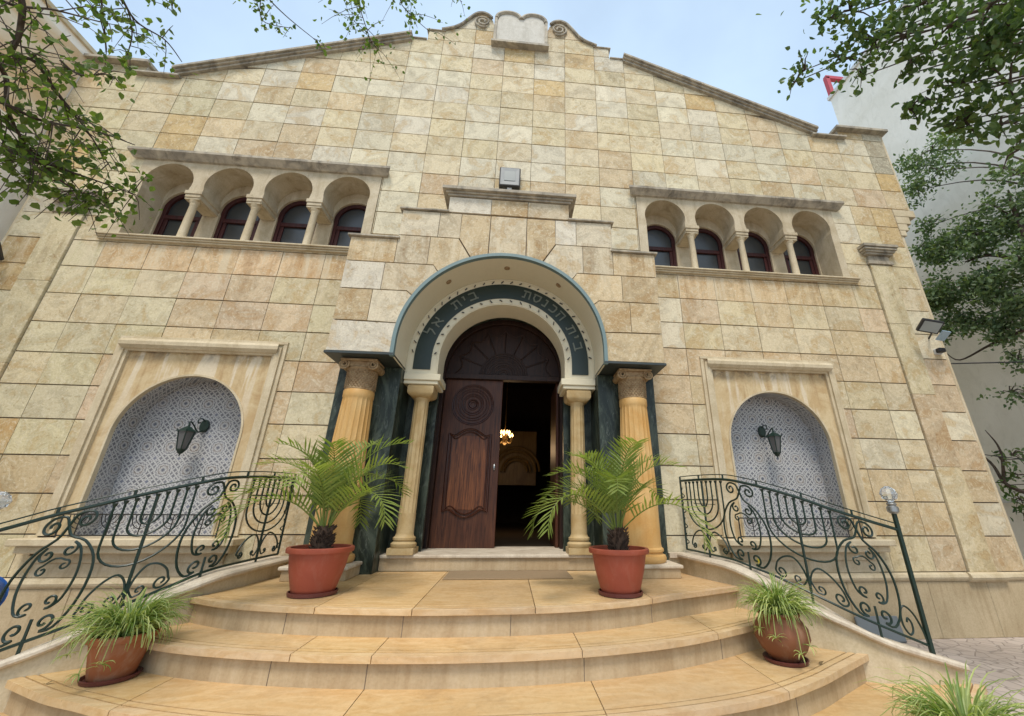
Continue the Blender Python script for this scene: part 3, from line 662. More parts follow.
for s in (-1, 1):
    p = MB(); p.box(*sorted((s*.90, s*1.425)), -.05, .5, 3.30, 3.399); p.box(*sorted((s*.93, s*1.425)), -.025, .49, 3.245, 3.299); p.build('impost', M['cream'], po, bevel=.008)
    # green marble pier, reveal and panel
    p = MB(); p.mark(); p.box(*sorted((s*R, s*2.29)), -.17, -.001, .80, ZU-.046); p.mark(); p.box(*sorted((s*R, s*1.50)), .0, .9, .80, 3.40); p.build('marble_pier', M['marble'], po, bevel=.004)
    p = MB(); p.box(*sorted((s*.985, s*1.429)), .42, .5, 1.0, 3.244); p.build('marble_panel', M['marble'], po)
    # big fluted column
    c = (s*1.91, -.31)
    p = MB(); p.box(*sorted((s*1.57, s*2.26)), -.64, -.171, .81, .915); ped = p.build('pedestal', M['riser'], po, bevel=.006)
    p = MB(); p.box(*sorted((s*1.55, s*2.29)), -.665, -.171, .916, .955); p.build('slab', M['coping'], ped, bevel=.012, segs=2)
    fl = lambda k, n, z: (1-.045*(abs(math.sin(PI*k/4)))) if .95 < z < 2.05 else 1.
    p = MB(); base = [(.27, 0), (.285, .02), (.29, .05), (.28, .08), (.25, .095), (.245, .11), (.262, .125), (.262, .15), (.24, .17), (.236, .2)]
    p.lathe((c[0], c[1], .956), base, 32)
    col = p.build('fluted_column', M['column'], po, smooth=True)
    p = MB(); prof = [(.234, 0), (.234, .62)]+[(.234-.044*t_, .66+1.11*t_) for t_ in (0, .01, .5, .97)]+[(.19, 1.77), (.197, 1.785), (.197, 1.865), (.19, 1.875)]
    def flute(k, n, z): return 1-.06*max(0., abs(math.sin(PI*k*20/n)))**.5 if .655 < z < 1.75 else 1.
    p = MB(); p.lathe((c[0], c[1], 1.15), prof, 160, flute)
    p.build('shaft', M['column'], col, smooth=True)
    p = MB(); p.lathe((c[0], c[1], 3.02), [(.185, 0), (.195, .015), (.185, .03), (.187, .27), (.21, .30), (.2, .32)], 28)
    for k in range(28):
        for r_ in range(9):
            a = 2*PI*(k+.5*(r_ % 2))/28; p.add(*(lambda cc, e: ([cc+Vector((0, 0, e)), cc-Vector((0, 0, e)), cc+Vector((-math.sin(a), math.cos(a), 0))*e, cc-Vector((-math.sin(a), math.cos(a), 0))*e, cc+Vector((math.cos(a), math.sin(a), 0))*e], [(0, 2, 4), (2, 1, 4), (1, 3, 4), (3, 0, 4)]))(Vector((c[0]+.19*math.cos(a), c[1]+.19*math.sin(a), 3.065+r_*.027)), .0145))
    for q in (-1, 1):
        for yy in (-1, 1):
            pts = []
            for k in range(22):
                a = q*k*.62+PI/2; r_ = .076-.0029*k; pts.append((c[0]+q*.195+r_*math.cos(a), c[1]+yy*.2, 3.355+r_*math.sin(a)))
            p.tube(pts, .014, 6)
        n_ = 14; vs = []
        for y_ in (-.19, .19):
            for k in range(n_): vs.append((c[0]+q*.195+.055*math.cos(2*PI*k/n_), c[1]+y_, 3.355+.055*math.sin(2*PI*k/n_)))
        p.add(vs, [tuple(range(n_)), tuple(range(n_, 2*n_))]+[(k, (k+1) % n_, n_+(k+1) % n_, n_+k) for k in range(n_)])
    p.box(c[0]-.19, c[0]+.19, c[1]-.19, c[1]+.135, 3.335, 3.40)
    p.build('capital', M['colneck'], col, smooth=True)
    p = MB(); p.box(c[0]-.24, c[0]+.24, c[1]-.235, c[1]+.137, 3.401, ZU-.047); p.build('abacus', M['colneck'], col, bevel=.008)
    # inner slender column
    c = (s*1.17, .17)
    p = MB(); p.box(c[0]-.165, c[0]+.165, c[1]-.165, c[1]+.165, 1.0, 1.075)
    p.lathe((c[0], c[1], 1.075), [(.15, 0), (.165, .02), (.165, .05), (.14, .07), (.13, .08), (.145, .095), (.145, .12), (.12, .14), (.112, .17), (.112, .42)], 28)
    def fl2(k, n, z): return 1-.07*max(0., abs(math.sin(PI*k*14/n)))**.5 if .24 < z < 1.76 else 1.
    p.lathe((c[0], c[1], 1.25), [(.111, .0), (.111, .22), (.110, .25), (.107, 1.0), (.104, 1.75), (.104, 1.78), (.12, 1.80), (.12, 1.82)], 112, fl2)
    vs = [(c[0]+dx*w_, c[1]+dy*w_, z) for w_, z in ((.115, 3.06), (.17, 3.10), (.185, 3.13), (.185, 3.22), (.16, 3.244)) for dx, dy in ((-1, -1), (1, -1), (1, 1), (-1, 1))]
    p.add(vs, [(0, 3, 2, 1), (16, 17, 18, 19)]+[(i*4+k, i*4+(k+1) % 4, i*4+4+(k+1) % 4, i*4+4+k) for i in range(4) for k in range(4)])
    p.build('slender_column', M['incol'], po, smooth=True)
# vestibule walls, door frame, tympanum
p = MB(); ring(p, 1.06, 1.6, .501, .88, .98); p.build('door_recess', M['marble'], po)
p = MB(); ring(p, .975, 1.058, .80, 1.0, .99); p.box(-.975, .975, .83, .97, 3.60, 3.69); fr = p.build('door_frame', M['doordark'], B, bevel=.006)
p = MB(); p.prism([(-.975, 3.691)]+arc(0, ZC, .974, 178, 2, 40)+[(.975, 3.691)], .90, .96); ty = p.build('tympanum', M['doordark'], B)
p = MB()
for r_ in (.06, .10, .15, .19, .235, .28, .325, .36, .40): p.tube([(x, .895, z) for x, z in arc(0, 3.70, r_, 2, 178, 24)], .013, 6)
for k in range(1, 8):
    a = math.radians(180*k/8); p.tube([(.40*math.cos(a), .893, 3.70+.40*math.sin(a)), (.80*math.cos(a), .893, 3.69+.80*math.sin(a))], .013, 6)
for k in range(8):
    a0, a1 = math.radians(180*k/8), math.radians(180*(k+1)/8); am = (a0+a1)/2
    P_ = [Vector((.80*math.cos(a0), .893, 3.70+.80*math.sin(a0))), Vector((.80*math.cos(a0)*.93+.0, .893, 3.70+.80*math.sin(a0)*.93)).lerp(Vector((.72*math.cos(am), .893, 3.70+.72*math.sin(am))), .5), Vector((.70*math.cos(am), .893, 3.70+.70*math.sin(am))), Vector((.80*math.cos(a1), .893, 3.70+.80*math.sin(a1)))]
    P_ = [(Vector((0, .893, 3.70))+Vector((math.cos(a0+(a1-a0)*i/8), 0, math.sin(a0+(a1-a0)*i/8)))*(.84-.10*math.sin(PI*i/8))) for i in range(9)]
    p.tube([tuple(max(q, .0) if i == 9 else q for i, q in enumerate(v)) for v in P_ if v.z > 3.69], .013, 6)
p.build('fan_carving', M['doordark'], ty, smooth=True)
def leaf_door(hinge_x, width, closed):
    d = thing('x', '', 'x') if False else None
    mb = MB(); mb.box(0, width, 0, .05, 0, 2.60)
    o = mb.build('door_leaf', M['door'], None, bevel=.006); o.parent = B
    # mouldings
    c = MB(); cx, cz = width/2, 2.17
    for r_ in (.05, .085, .14, .175, .225, .265, .31, .335): c.tube([(cx+r_*math.cos(a), -.006, cz+r_*math.sin(a)) for a in np.linspace(0, 2*PI, 40)], .013 if r_ != .05 else .02, 6)
    x0, x1, z0, z1 = .15, width-.15, .50, 1.68
    def ogee(zb, sg): return [(x0+(x1-x0)*t_, zb+sg*(.0+.075*(1-min(1, abs(t_-.5)/.28)**2 if abs(t_-.5) < .28 else 0)+(-.035*math.sin(PI*(abs(t_-.5)-.28)/.22) if abs(t_-.5) > .28 else 0))) for t_ in np.linspace(0, 1, 41)]
    for ins, rad in ((0, .018), (.045, .012)):
        top = [(x0+ins+(x1-x0-2*ins)*i/40, z+0-ins) for i, (x, z) in enumerate(ogee(z1, 1))]; bot = [(x0+ins+(x1-x0-2*ins)*i/40, z+ins) for i, (x, z) in enumerate(ogee(z0, -1 if True else 1))]
        loop = [(x, -.006, z) for x, z in top]+[(x, -.006, z) for x, z in bot[::-1]]; c.tube(loop+[loop[0]], rad, 6)
    c.build('moulding', wood('polished carved moulding', (.03, .009, .006), (.075, .024, .012), .25), o, smooth=True)
    pn = MB(); pn.box(x0+.03, x1-.03, -.006, .001, z0+.03, z1-.03); pn.build('raised_panel', wood('worn reddish door panel', (.04, .012, .006), (.25, .085, .028), .34), o, bevel=.004)
    return o
dl = leaf_door(-.97, .97, True); dl.location = (-.972, .90, 1.0)
dr = leaf_door(.97, .94, False); dr.rotation_euler.z = math.radians(90); dr.location = (.972, .96, 1.0)
hd = MB(); hd.lathe((.90, -.012, 1.12), [(.012, 0), (.022, .03), (.022, .06), (.01, .09)], 10); hh = hd.build('handle', M['steel'], None); hh.parent = dl
# threshold
p = MB(); p.box(-1.425, 1.425, .075, 1.0, .81, .955); p.build('threshold', M['riser'], B, bevel=.004)
p = MB(); p.box(-1.427, 1.427, .045, 1.2, .956, 1.0); p.build('threshold_slab', M['coping'], B, bevel=.012, segs=2)
# interior
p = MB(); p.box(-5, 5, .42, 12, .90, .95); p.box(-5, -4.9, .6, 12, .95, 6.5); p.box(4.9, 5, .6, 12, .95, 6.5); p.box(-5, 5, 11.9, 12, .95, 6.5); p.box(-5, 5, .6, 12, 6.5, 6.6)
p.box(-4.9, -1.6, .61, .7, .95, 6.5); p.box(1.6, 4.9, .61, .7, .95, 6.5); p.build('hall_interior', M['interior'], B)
p = MB(); p.box(-.2, 1.0, 7.9, 8.0, 2.2, 3.9); p.build('interior_panel', M['gold'], B)
p = MB()
for r_ in (.35, .45, .62, .74): p.tube([(.35+r_*math.cos(a), 7.7-.1*r_, 2.6+r_*math.sin(a)) for a in np.linspace(0, PI, 30)], .035, 8)
p.build('interior_arch', M['gold'], B, smooth=True)

# chandelier inside
CH = thing('chandelier', 'lit brass chandelier hanging in the dark hall beyond the open door', 'chandelier', (.00, 4.9, 3.30))
p = MB(); c = CH.location
p.tube([(c.x, c.y, c.z), (c.x, c.y, 6.5)], .012, 6); p.lathe((c.x, c.y, c.z-.25), [(.02, 0), (.06, .05), (.03, .12), (.07, .2), (.02, .3)], 12)
for k in range(10):
    a = 2*PI*k/10; p.tube(catmull([(c.x+.03*math.cos(a), c.y+.03*math.sin(a), c.z-.12), (c.x+.15*math.cos(a), c.y+.15*math.sin(a), c.z-.2), (c.x+.20*math.cos(a), c.y+.20*math.sin(a), c.z-.05)], 5), .008, 5)
p.build('frame', M['gold'], CH, smooth=True)
p = MB()
for k in range(10):
    for rr, dz in ((.20, 0), (.12, .08)):
        a = 2*PI*k/10+rr; p.mark(); p.lathe((c.x+rr*math.cos(a), c.y+rr*math.sin(a), c.z-.04+dz), [(.006, 0), (.02, .02), (.022, .04), (.004, .08)], 8)
p.build('bulb', M['bulb'], CH, smooth=True)
ld = bpy.data.lights.new('chandelier_light', 'POINT'); ld.energy = 15; ld.color = (1, .66, .35); ld.shadow_soft_size = .2
lo = bpy.data.objects.new('chandelier_light', ld); COL.objects.link(lo); lo.parent = CH; lo.location = (0, 0, -.35)

# ------------------------------------------------------------------ steps
def smoothline(P, n=10): return [(v.x, v.y) for v in catmull([Vector((a, b, 0)) for a, b in P], n)]
E1 = smoothline([(-2.62, -1.43), (-2.2, -1.66), (-1.744, -1.822), (-1.2, -1.94), (-.534, -2.026), (.1, -2.035), (.716, -1.988), (1.35, -1.80), (1.889, -1.521), (2.35, -1.31), (2.86, -1.06)])
E2 = smoothline([(-2.98, -1.70), (-2.5, -1.96), (-2.1, -2.12), (-1.551, -2.27), (-.941, -2.379), (-.3, -2.43), (.25, -2.43), (.747, -2.385), (1.25, -2.29), (1.7, -2.15), (2.2, -1.92), (2.6, -1.70), (3.05, -1.42)])
E3 = smoothline([(-3.34, -2.0), (-2.85, -2.28), (-2.511, -2.43), (-2.104, -2.6), (-1.4, -2.80), (-.6, -2.92), (.2, -2.94), (1.0, -2.90), (1.903, -2.72), (2.536, -2.44), (3.0, -2.16), (3.42, -1.90)])
E4 = smoothline([(-4.3, -2.1), (-3.6, -2.62), (-2.8, -3.05), (-1.8, -3.3), (-.6, -3.42), (.6, -3.42), (1.8, -3.28), (2.8, -2.98), (3.6, -2.55), (4.3, -2.05)])
def insetline(L, d):
    out = []
    for i, (x, y) in enumerate(L):
        a, b = L[max(i-1, 0)], L[min(i+1, len(L)-1)]; tx, ty = b[0]-a[0], b[1]-a[1]; l = math.hypot(tx, ty); out.append((x-ty/l*d, y+tx/l*d))
    return out
ST = thing('entrance_stairs', 'broad curved honey stone stairs rising to the portal between two swept walls', 'staircase')
def atx(L, x):
    for (a, b), (c, d) in zip(L, L[1:]):
        if a <= x <= c: return b+(d-b)*(x-a)/(c-a)
    return L[0][1] if x < L[0][0] else L[-1][1]
def step(E, z, hgt, yback, joints, groove=True, name='step', riser_joints=()):
    q = MB()
    # riser body
    Ri = insetline(E, .045); xa, xb = Ri[0][0], Ri[-1][0]
    q.zprism(Ri+[(xb, yback), (xa, yback)], z-hgt, z-.046)
    body = q.build(name, M['riser'], ST)
    q = MB(); q.zprism(insetline(E, .05)+[(xb, yback), (xa, yback)], z-.0459, z-.030); q.build('bedding', M['mortar'], body)
    q = MB(); bands = [(-.0, .075), (.083, .125), (.133, None)] if groove else [(0, .0), (.0, None)]
    bands = [(0., .070), (.083, .128), (.141, None)] if groove else [(0, None)]
    lines = {d: insetline(E, d) for b in bands for d in b if d is not None}
    js = [E[0][0]-1]+list(joints)+[E[-1][0]+1]; g = .003
    for j0, j1 in zip(js, js[1:]):
        tint = random.uniform(.88, 1.06); tc_ = (tint, tint*random.uniform(.96, 1.0), tint*random.uniform(.92, 1.02), 0)
        for d0, d1 in bands:
            L0 = [(x, y) for x, y in lines[d0] if j0+g < x < j1-g]
            if j0 > E[0][0]: L0 = [(j0+g, atx(lines[d0], j0+g))]+L0
            if j1 < E[-1][0]: L0 = L0+[(j1-g, atx(lines[d0], j1-g))]
            if d1 is None: L1 = [(L0[0][0], yback), (L0[-1][0], yback)]
            else:
                L1 = [(x, y) for x, y in lines[d1] if j0+g < x < j1-g]
                if j0 > E[0][0]: L1 = [(j0+g, atx(lines[d1], j0+g))]+L1
                if j1 < E[-1][0]: L1 = L1+[(j1-g, atx(lines[d1], j1-g))]
            q.zprism(L0+L1[::-1], z-.045 if d0 < .01 else z-.029, z, tuple(a*b for a, b in zip(tc_, (1.02, 1.06, 1.2, 1))) if d0 < .01 else tc_)
    q.build('tread', M['tread'], body, colors=True, bevel=.006, segs=2)
    q = MB()
    for x in riser_joints:
        q.mark()
        y = atx(Ri, x); q.box(x-.003, x+.003, y-.002, y+.05, z-hgt, z-.047)
    if riser_joints: q.build('riser_joint', M['mortar'], body)
H = .2025
step(E1, .81, H, .05, (-1.35, -.55, .45, 1.55), riser_joints=(-1.6, -.62, .25, 1.55))
step(E2, .6075, H, -1.0, (-1.3, -.72, .78, 2.0), riser_joints=(-1.45, -.75, .8, 2.05))
step(E3, .405, H, -1.3, (-2.2, -.75, .85, 2.2), riser_joints=(-1.5, .5, 2.3))
step(E4, .2025, H, -1.4, (-2.4, -.9, .9, 3.3), riser_joints=(-1.5, .5, 2.3))

# ---- cheek walls and railings
def zfit(poly, x, y, lo=.2, hi=2.3):
    us = [p[0] for p in poly]; vs = [p[1] for p in poly]
    if us[0] > us[-1]: us, vs = us[::-1], vs[::-1]
    f = lambda z: proj(x, y, z)[1]-float(np.interp(proj(x, y, z)[0], us, vs))
    for _ in range(40):
        m_ = (lo+hi)/2
        if f(m_) > 0: lo = m_
        else: hi = m_
    return (lo+hi)/2
PR = [(2.44, -.17), (2.50, -.5), (2.62, -.95), (2.75, -1.26), (2.95, -1.58), (3.18, -1.80), (3.42, -1.92), (3.70, -1.98), (4.0, -2.0), (4.2, -2.0)]
PL = [(-2.44, -.17), (-2.46, -.5), (-2.50, -1.0), (-2.60, -1.38), (-2.80, -1.62), (-3.05, -1.80), (-3.30, -1.94), (-3.62, -2.04), (-4.0, -2.07), (-4.35, -2.05)]
COPR = [(681.9, 557.8), (707, 563.7), (727, 568.7), (740.5, 573.7), (757.3, 582), (785, 597.5), (821.9, 616.9), (843.8, 626.7), (865.6, 636.6), (887.5, 647.5), (909, 654), (931, 660.7), (1000, 682)]
COPL = [(-150, 727), (0, 669), (43.6, 653.7), (76, 639.5), (130, 615), (180, 594.9), (197.6, 587.9), (215, 580.8), (250.3, 571.2), (281, 563.3), (300, 559.5)]
BOTR = [(683, 548.5), (700, 551.6), (739, 561.8), (778, 576.4), (813, 594), (865.6, 619), (924.7, 644), (1000, 678)]
BOTL = [(-150, 707), (0, 650.4), (87, 618.8), (156.9, 591.6), (180, 581.7), (215, 572), (250.3, 561.5), (280, 553.6), (300, 548.5)]
HANR = [(670, 481.5), (678.4, 481), (700, 479.4), (722, 479), (738.7, 481), (760.5, 487), (797, 497), (830, 509), (898, 530), (960, 550)]
HANL = [(-150, 570), (0, 530.6), (46, 517), (154, 492), (227.4, 477.4), (270, 476.6), (296.8, 478.5), (310, 480)]
def plan(P, off=0.):
    L = smoothline(P, 8); s_ = 1 if P[0][0] > 0 else -1; out = []; L2 = []
    for i, (x, y) in enumerate(L):
        a, b = L[max(i-1, 0)], L[min(i+1, len(L)-1)]; tx, ty = b[0]-a[0], b[1]-a[1]; l = math.hypot(tx, ty); nx, ny = -ty/l*s_, tx/l*s_     # outward
        out.append((x+nx*off, y+ny*off, nx, ny))
    return out
def cheek(P, cop, side):
    pl_ = plan(P)
    zs = [zfit(cop, x, y) for x, y, _, _ in pl_]
    zs = np.convolve(np.pad(zs, 3, 'edge'), np.ones(7)/7, 'valid')
    q = MB(); path = [(x, y, 0, nx, ny) for x, y, nx, ny in pl_]; n = len(path); vs = []; 
    for (x, y, _, nx, ny), z in zip(path, zs):
        for a in (0, .24): vs += [(x+nx*a, y+ny*a, -.0), (x+nx*a, y+ny*a, z)]
    fs = []
    for i in range(n-1):
        b = i*4; fs += [(b, b+1, b+5, b+4), (b+1, b+3, b+7, b+5), (b+3, b+2, b+6, b+7)]
    fs += [(0, 1, 3, 2), ((n-1)*4, (n-1)*4+1, (n-1)*4+3, (n-1)*4+2)]
    q.add(vs, fs); wl = q.build('swept_wall', M['trim'], ST)
    prof = [(-.035, .002), (-.05, .018), (-.05, .038), (-.035, .055), (.275, .055), (.29, .04), (.29, .015), (.275, .002)]
    q = MB()
    cuts_ = [0, 14, 27, 40, 53, n-1]
    for a, b in zip(cuts_, cuts_[1:]):
        q.mark()
        seg = [(x, y, z, nx, ny) for (x, y, nx, ny), z in list(zip(pl_, zs))[a:b+1]]
        q.sweep(seg, prof)
    # short return to the pier
    x, y, z = pl_[0][0], pl_[0][1], zs[0]; s_ = 1 if x > 0 else -1
    q.mark(); q.box(*sorted((s_*2.3, x+s_*.28)), y-.03, -.036, z+.001, z+.054)
    q.build('coping', M['coping'], wl, smooth=True)
    q = MB(); q.box(*sorted((s_*2.3, x+s_*.02)), y+.005, -.036, .8, z); q.build('wall_return', M['trim'], wl)
    return pl_, zs
CR, CL = cheek(PR, COPR, 1), cheek(PL, COPL, -1)

class RailPath:
    def __init__(s, P, cop, bot, han, zcop):
        pts = plan(P, .11); s.xy = [(x, y) for x, y, _, _ in pts]
        s.s = [0]
        for a, b in zip(s.xy, s.xy[1:]): s.s.append(s.s[-1]+math.hypot(a[0]-b[0], a[1]-b[1]))
        sm = lambda L: np.convolve(np.pad(L, 4, 'edge'), np.ones(9)/9, 'valid')
        s.zb = sm([zfit(bot, x, y) for x, y in s.xy]); s.zh = sm([zfit(han, x, y) for x, y in s.xy]); s.zc = [z+.055 for z in zcop]
        s.zb = [max(a, b+.035) for a, b in zip(s.zb, s.zc)]
    def p(s, t, h):
        x = float(np.interp(t, s.s, [q[0] for q in s.xy])); y = float(np.interp(t, s.s, [q[1] for q in s.xy])); zb = float(np.interp(t, s.s, s.zb)); zh = float(np.interp(t, s.s, s.zh))
        return Vector((x, y, zb+(zh-zb)*h))
    def zcop(s, t): return float(np.interp(t, s.s, s.zc))
    def find(s, u):
        best = min(range(400), key=lambda k: abs(proj(*s.p(s.s[-1]*k/400, 0))[0]-u)); return s.s[-1]*best/400
def spiral(c, r0, a0, turns, n=18, sg=1): return [(c[0]+r0*(1-.75*k/n)*math.cos(a0+sg*2*PI*turns*k/n), c[1]+r0*(1-.75*k/n)*math.sin(a0+sg*2*PI*turns*k/n)) for k in range(n+1)]
def railing(P, cop, bot, han, zc, marks, post, side):
    rp_ = RailPath(P, cop, bot, han, zc); m1, g1, m2, g2 = [rp_.find(u) if u is not None else None for u in marks[:4]]
    s_end = post if post else rp_.find(931); s0 = .02
    if m2 and marks[3] is None: g2 = m2+(s_end-m2)*.55
    Rl = thing('stair_railing', 'dark green wrought iron railing with seven-branched candelabra along the '+side+' side of the stairs', 'railing', tuple(rp_.p(s0, 0)), 'wrought iron railings beside the stairs')
    S = np.linspace(s0, s_end, 50)
    q = MB(); q.tube([rp_.p(t, 1) for t in S], .015, 8); q.build('handrail', M['iron'], Rl, smooth=True)
    q = MB(); q.tube([rp_.p(t, 1)+Vector((0, 0, .055)) for t in S], .006, 5)
    for t in np.linspace(s0, s_end, 7): q.tube([rp_.p(t, 1), rp_.p(t, 1)+Vector((0, 0, .055))], .011, 6)
    q.build('upper_bar', M['iron'], Rl, smooth=True)
    q = MB(); q.tube([rp_.p(t, 0) for t in S], .012, 6)
    q.build('lower_bar', M['iron'], Rl, smooth=True)
    for t in (m1, g1, m2, g2):
        q = MB(); b = rp_.p(t, 0); q.tube([b+Vector((0, 0, .02)), Vector((b.x, b.y, rp_.zcop(t)-.01))], .012, 6); q.build('foot', M['iron'], Rl)
    mp = lambda c, hw, pts: [rp_.p(c+x*hw, z) for x, z in pts]
    wid = {m1: min(m1-s0-.04, (g1-m1)*.58), m2: (m2-g1)*.52, g1: min((g1-m1)*.5, (m2-g1)*.5), g2: min((g2-m2)*.5, (s_end-g2)*.8)}
    for c in (m1, m2):
        q = MB(); hw = wid[c]; q.tube(mp(c, hw, [(0, 0), (0, .97)]), .013, 6)
        bot_ = [.70, .60, .48, .35] if c == m2 else [.62, .52, .42, .32]
        for k in range(4):
            x = (k+1)/4.; zb = bot_[k]; top = .96
            pts = [(x, top)]+[(x*math.cos(a), zb+(.80-zb*.3-.28*0+0-zb)*0+(.78-.06*k-zb)*(1-math.sin(a))) for a in np.linspace(0, PI, 17)]+[(-x, top)]
            q.tube(mp(c, hw, pts), .0095, 5)
        for k in range(-4, 5): a = rp_.p(c+k/4*hw, .965); q.lathe((a.x, a.y, a.z-.02), [(.008, 0), (.016, .012), (.02, .03), (.012, .032)], 8)
        if c == m1: q.tube(mp(c, hw, [(-.6, .66), (.6, .66)]), .005, 4)
        q.build('candelabrum', M['iron'], Rl, smooth=True)
        q = MB()
        for sg in (-1, 1):
            q.mark(); k_ = .055 if c == m2 else .035; W_ = hw*1.0
            sp = lambda cx, cz, r_, a0, turns, dr, n=14: [(cx+r_*(.22+.78*i/n)*math.cos(a0-dr*2*PI*turns*(1-i/n))/W_, cz+r_*(.22+.78*i/n)*math.sin(a0-dr*2*PI*turns*(1-i/n))/.86) for i in range(n+1)]
            L_ = [(.0, .05), (.10, .20), (.32, .29), (.60, .27), (.86, .19), (.97, .10)]+sp(.80, .085, k_, -.2, 1.2, 1)[::-1]
            q.tube([rp_.p(c+v.x*hw*sg, v.y) for v in catmull([Vector((a, b, 0)) for a, b in L_], 4)], .0095, 5)
            L_ = [(.0, .17), (.08, .10), (.18, .045)]+sp(.30, .085, k_*.7, -PI*.6, 1.1, -1)[::-1]
            q.tube([rp_.p(c+v.x*hw*sg, v.y) for v in catmull([Vector((a, b, 0)) for a, b in L_], 4)], .008, 5)
        q.build('base_scroll', M['iron'], Rl, smooth=True)
    for c in (g1, g2):
        hw = wid[c]; q = MB()
        for sg in (-1, 1):
            H_ = .86; W_ = max(hw, .08); k_ = min(1., W_/.17)
            sp = lambda cx, cz, r_, a0, turns, dr, n=14: [(cx+r_*k_*(.22+.78*i/n)*math.cos(a0-dr*2*PI*turns*(1-i/n))/W_, cz+r_*(.22+.78*i/n)*math.sin(a0-dr*2*PI*turns*(1-i/n))/H_) for i in range(n+1)]
            A_ = sp(-.38, .89, .062, PI*.5, 1.3, -1)[:-1]+[(-.36, .965), (-.12, .95), (.0, .87), (.16, .775), (.55, .70), (.88, .54), (.96, .36), (.84, .17), (.55, .04)]+sp(.30, .105, .055, -PI*.55, 1.15, -1)[::-1]
            B_ = sp(.25, .655, .050, PI*.5, 1.2, 1)[:-1]+[(.30, .718), (.48, .66), (.60, .54), (.62, .40), (.50, .26), (.32, .215)]+sp(.24, .265, .045, -PI*.6, 1.1, -1)[::-1]
            C_ = sp(.24, .535, .036, PI*.5, 1.1, 1)+[(.12, .60), (.0, .61)]
            D_ = sp(.30, .80, .030, PI*.5, 1.0, -1)+[(.10, .835)]
            for L_, r_ in ((A_, .0105), (B_, .0095), (C_, .008)):
                q.tube([rp_.p(c+v.x*hw*sg, v.y) for v in catmull([Vector((a, b, 0)) for a, b in L_], 3)], r_, 5)
        q.tube(mp(c, hw, [(0, 0), (0, .16)]), .011, 5)
        q.build('scroll_panel', M['iron'], Rl, smooth=True)
    # narrow scroll at the head of the stairs and last scroll at the foot
    q = MB(); c = s0; q.tube([rp_.p(s0, 0), rp_.p(s0, 1.0)], .013, 6)
    for z0 in (.08, .3, .52, .74):
        q.tube([rp_.p(s0+.02+.06*math.sin(k*.6)*(1-k/16), z0+.012*k) for k in range(14)], .007, 4)
    q.build('end_bar', M['iron'], Rl, smooth=True)
    q = MB(); L_ = s_end-g2
    F_ = [(-.05, .02), (-.10, .12), (-.24, .23), (-.44, .27), (-.56, .20), (-.57, .09), (-.46, .03), (-.35, .07), (-.34, .14), (-.42, .17), (-.46, .13)]
    q.tube([rp_.p(s_end+v.x*L_*.85, v.y) for v in catmull([Vector((a, b, 0)) for a, b in F_], 6)], .009, 5)
    q.build('foot_scroll', M['iron'], Rl, smooth=True)
    e = rp_.p(s_end, 0); top = rp_.p(s_end, 1); q = MB()
    ext = .15 if P[0][0] > 0 else .07; q.box(e.x-.017, e.x+.017, e.y-.017, e.y+.017, rp_.zcop(s_end)-.03, top.z+ext); po_ = q.build('newel_post', M['iron'], Rl, bevel=.003)
    q = MB(); zt = top.z+ext
    q.lathe((e.x, e.y, zt), [(.03, 0), (.05, .02), (.05, .06), (.035, .075), (.045, .09), (.028, .11)], 16); q.build('finial_base', M['steel'], po_, smooth=True)
    q = MB(); nf = 10
    q.lathe((e.x, e.y, zt+.11), [(.02, 0), (.06, .03), (.078, .075), (.06, .12), (.02, .15)], nf); q.build('glass_ball', M['glass'], po_)
    return rp_
RRP = railing(PR, COPR, BOTR, HANR, CR[1], (710, 750.4, 812, 879), None, 'right')
e_ = RRP.find(931)
railing(PL, COPL, BOTL, HANL, CL[1], (256, 201, 120, 22), e_+.10, 'left')

# ------------------------------------------------------------------ wall lanterns, floodlights, camera
def lantern(x, y, z, s, side):
    Lt = thing('wall_lantern', 'black iron wall lantern hung in the '+side+' tiled niche', 'lantern', (x, y, z), 'lanterns in the tiled niches')
    q = MB()
    n = 14; vs = [(x+.06*math.cos(2*PI*k/n), yy, z+.09*math.sin(2*PI*k/n)) for yy in (y, y-.05) for k in range(n)]
    q.add(vs, [tuple(range(n)), tuple(range(n, 2*n))]+[(k, (k+1) % n, n+(k+1) % n, n+k) for k in range(n)]); q.build('wall_plate', M['iron'], Lt, bevel=.01)
    cx, cy = x+s*.03, y-.27
    q = MB(); q.tube(catmull([(x, y-.04, z-.06), (x, y-.12, z-.10), (x+s*.02, y-.2, z-.02), (cx, cy, z+.02), (cx, cy, z-.05)], 6), .010, 6)
    q.tube(catmull([(x, y-.04, z+.05), (x, y-.1, z+.09), (x, y-.17, z+.07), (x, y-.16, z+.02), (x, y-.12, z+.03)], 6), .008, 6); q.build('bracket', M['iron'], Lt, smooth=True)
    zt = z-.06
    q = MB(); n = 6
    q.lathe((cx, cy, zt-.06), [(.115, 0), (.10, .015), (.04, .06), (.015, .075), (.012, .1)], 6)
    for k in range(n):
        a = 2*PI*k/n; q.tube([(cx+.10*math.cos(a), cy+.10*math.sin(a), zt-.06), (cx+.055*math.cos(a), cy+.055*math.sin(a), zt-.30)], .007, 4)
        q.tube([(cx+.115*math.cos(a), cy+.115*math.sin(a), zt-.06), (cx+.122*math.cos(a), cy+.122*math.sin(a), zt-.025)], [.008, .002], 4)
    q.lathe((cx, cy, zt-.345), [(.004, -.04), (.012, -.01), (.03, 0), (.05, .03), (.062, .045), (.062, .055)], 6); q.build('lantern_cage', M['iron'], Lt)
    q = MB(); q.lathe((cx, cy, zt-.29), [(.052, 0), (.096, .23)], 6); q.build('lantern_glass', M['lglass'], Lt)
lantern(-4.20, .385, 2.62, -1, 'left'); lantern(4.22, .385, 2.74, 1, 'right')
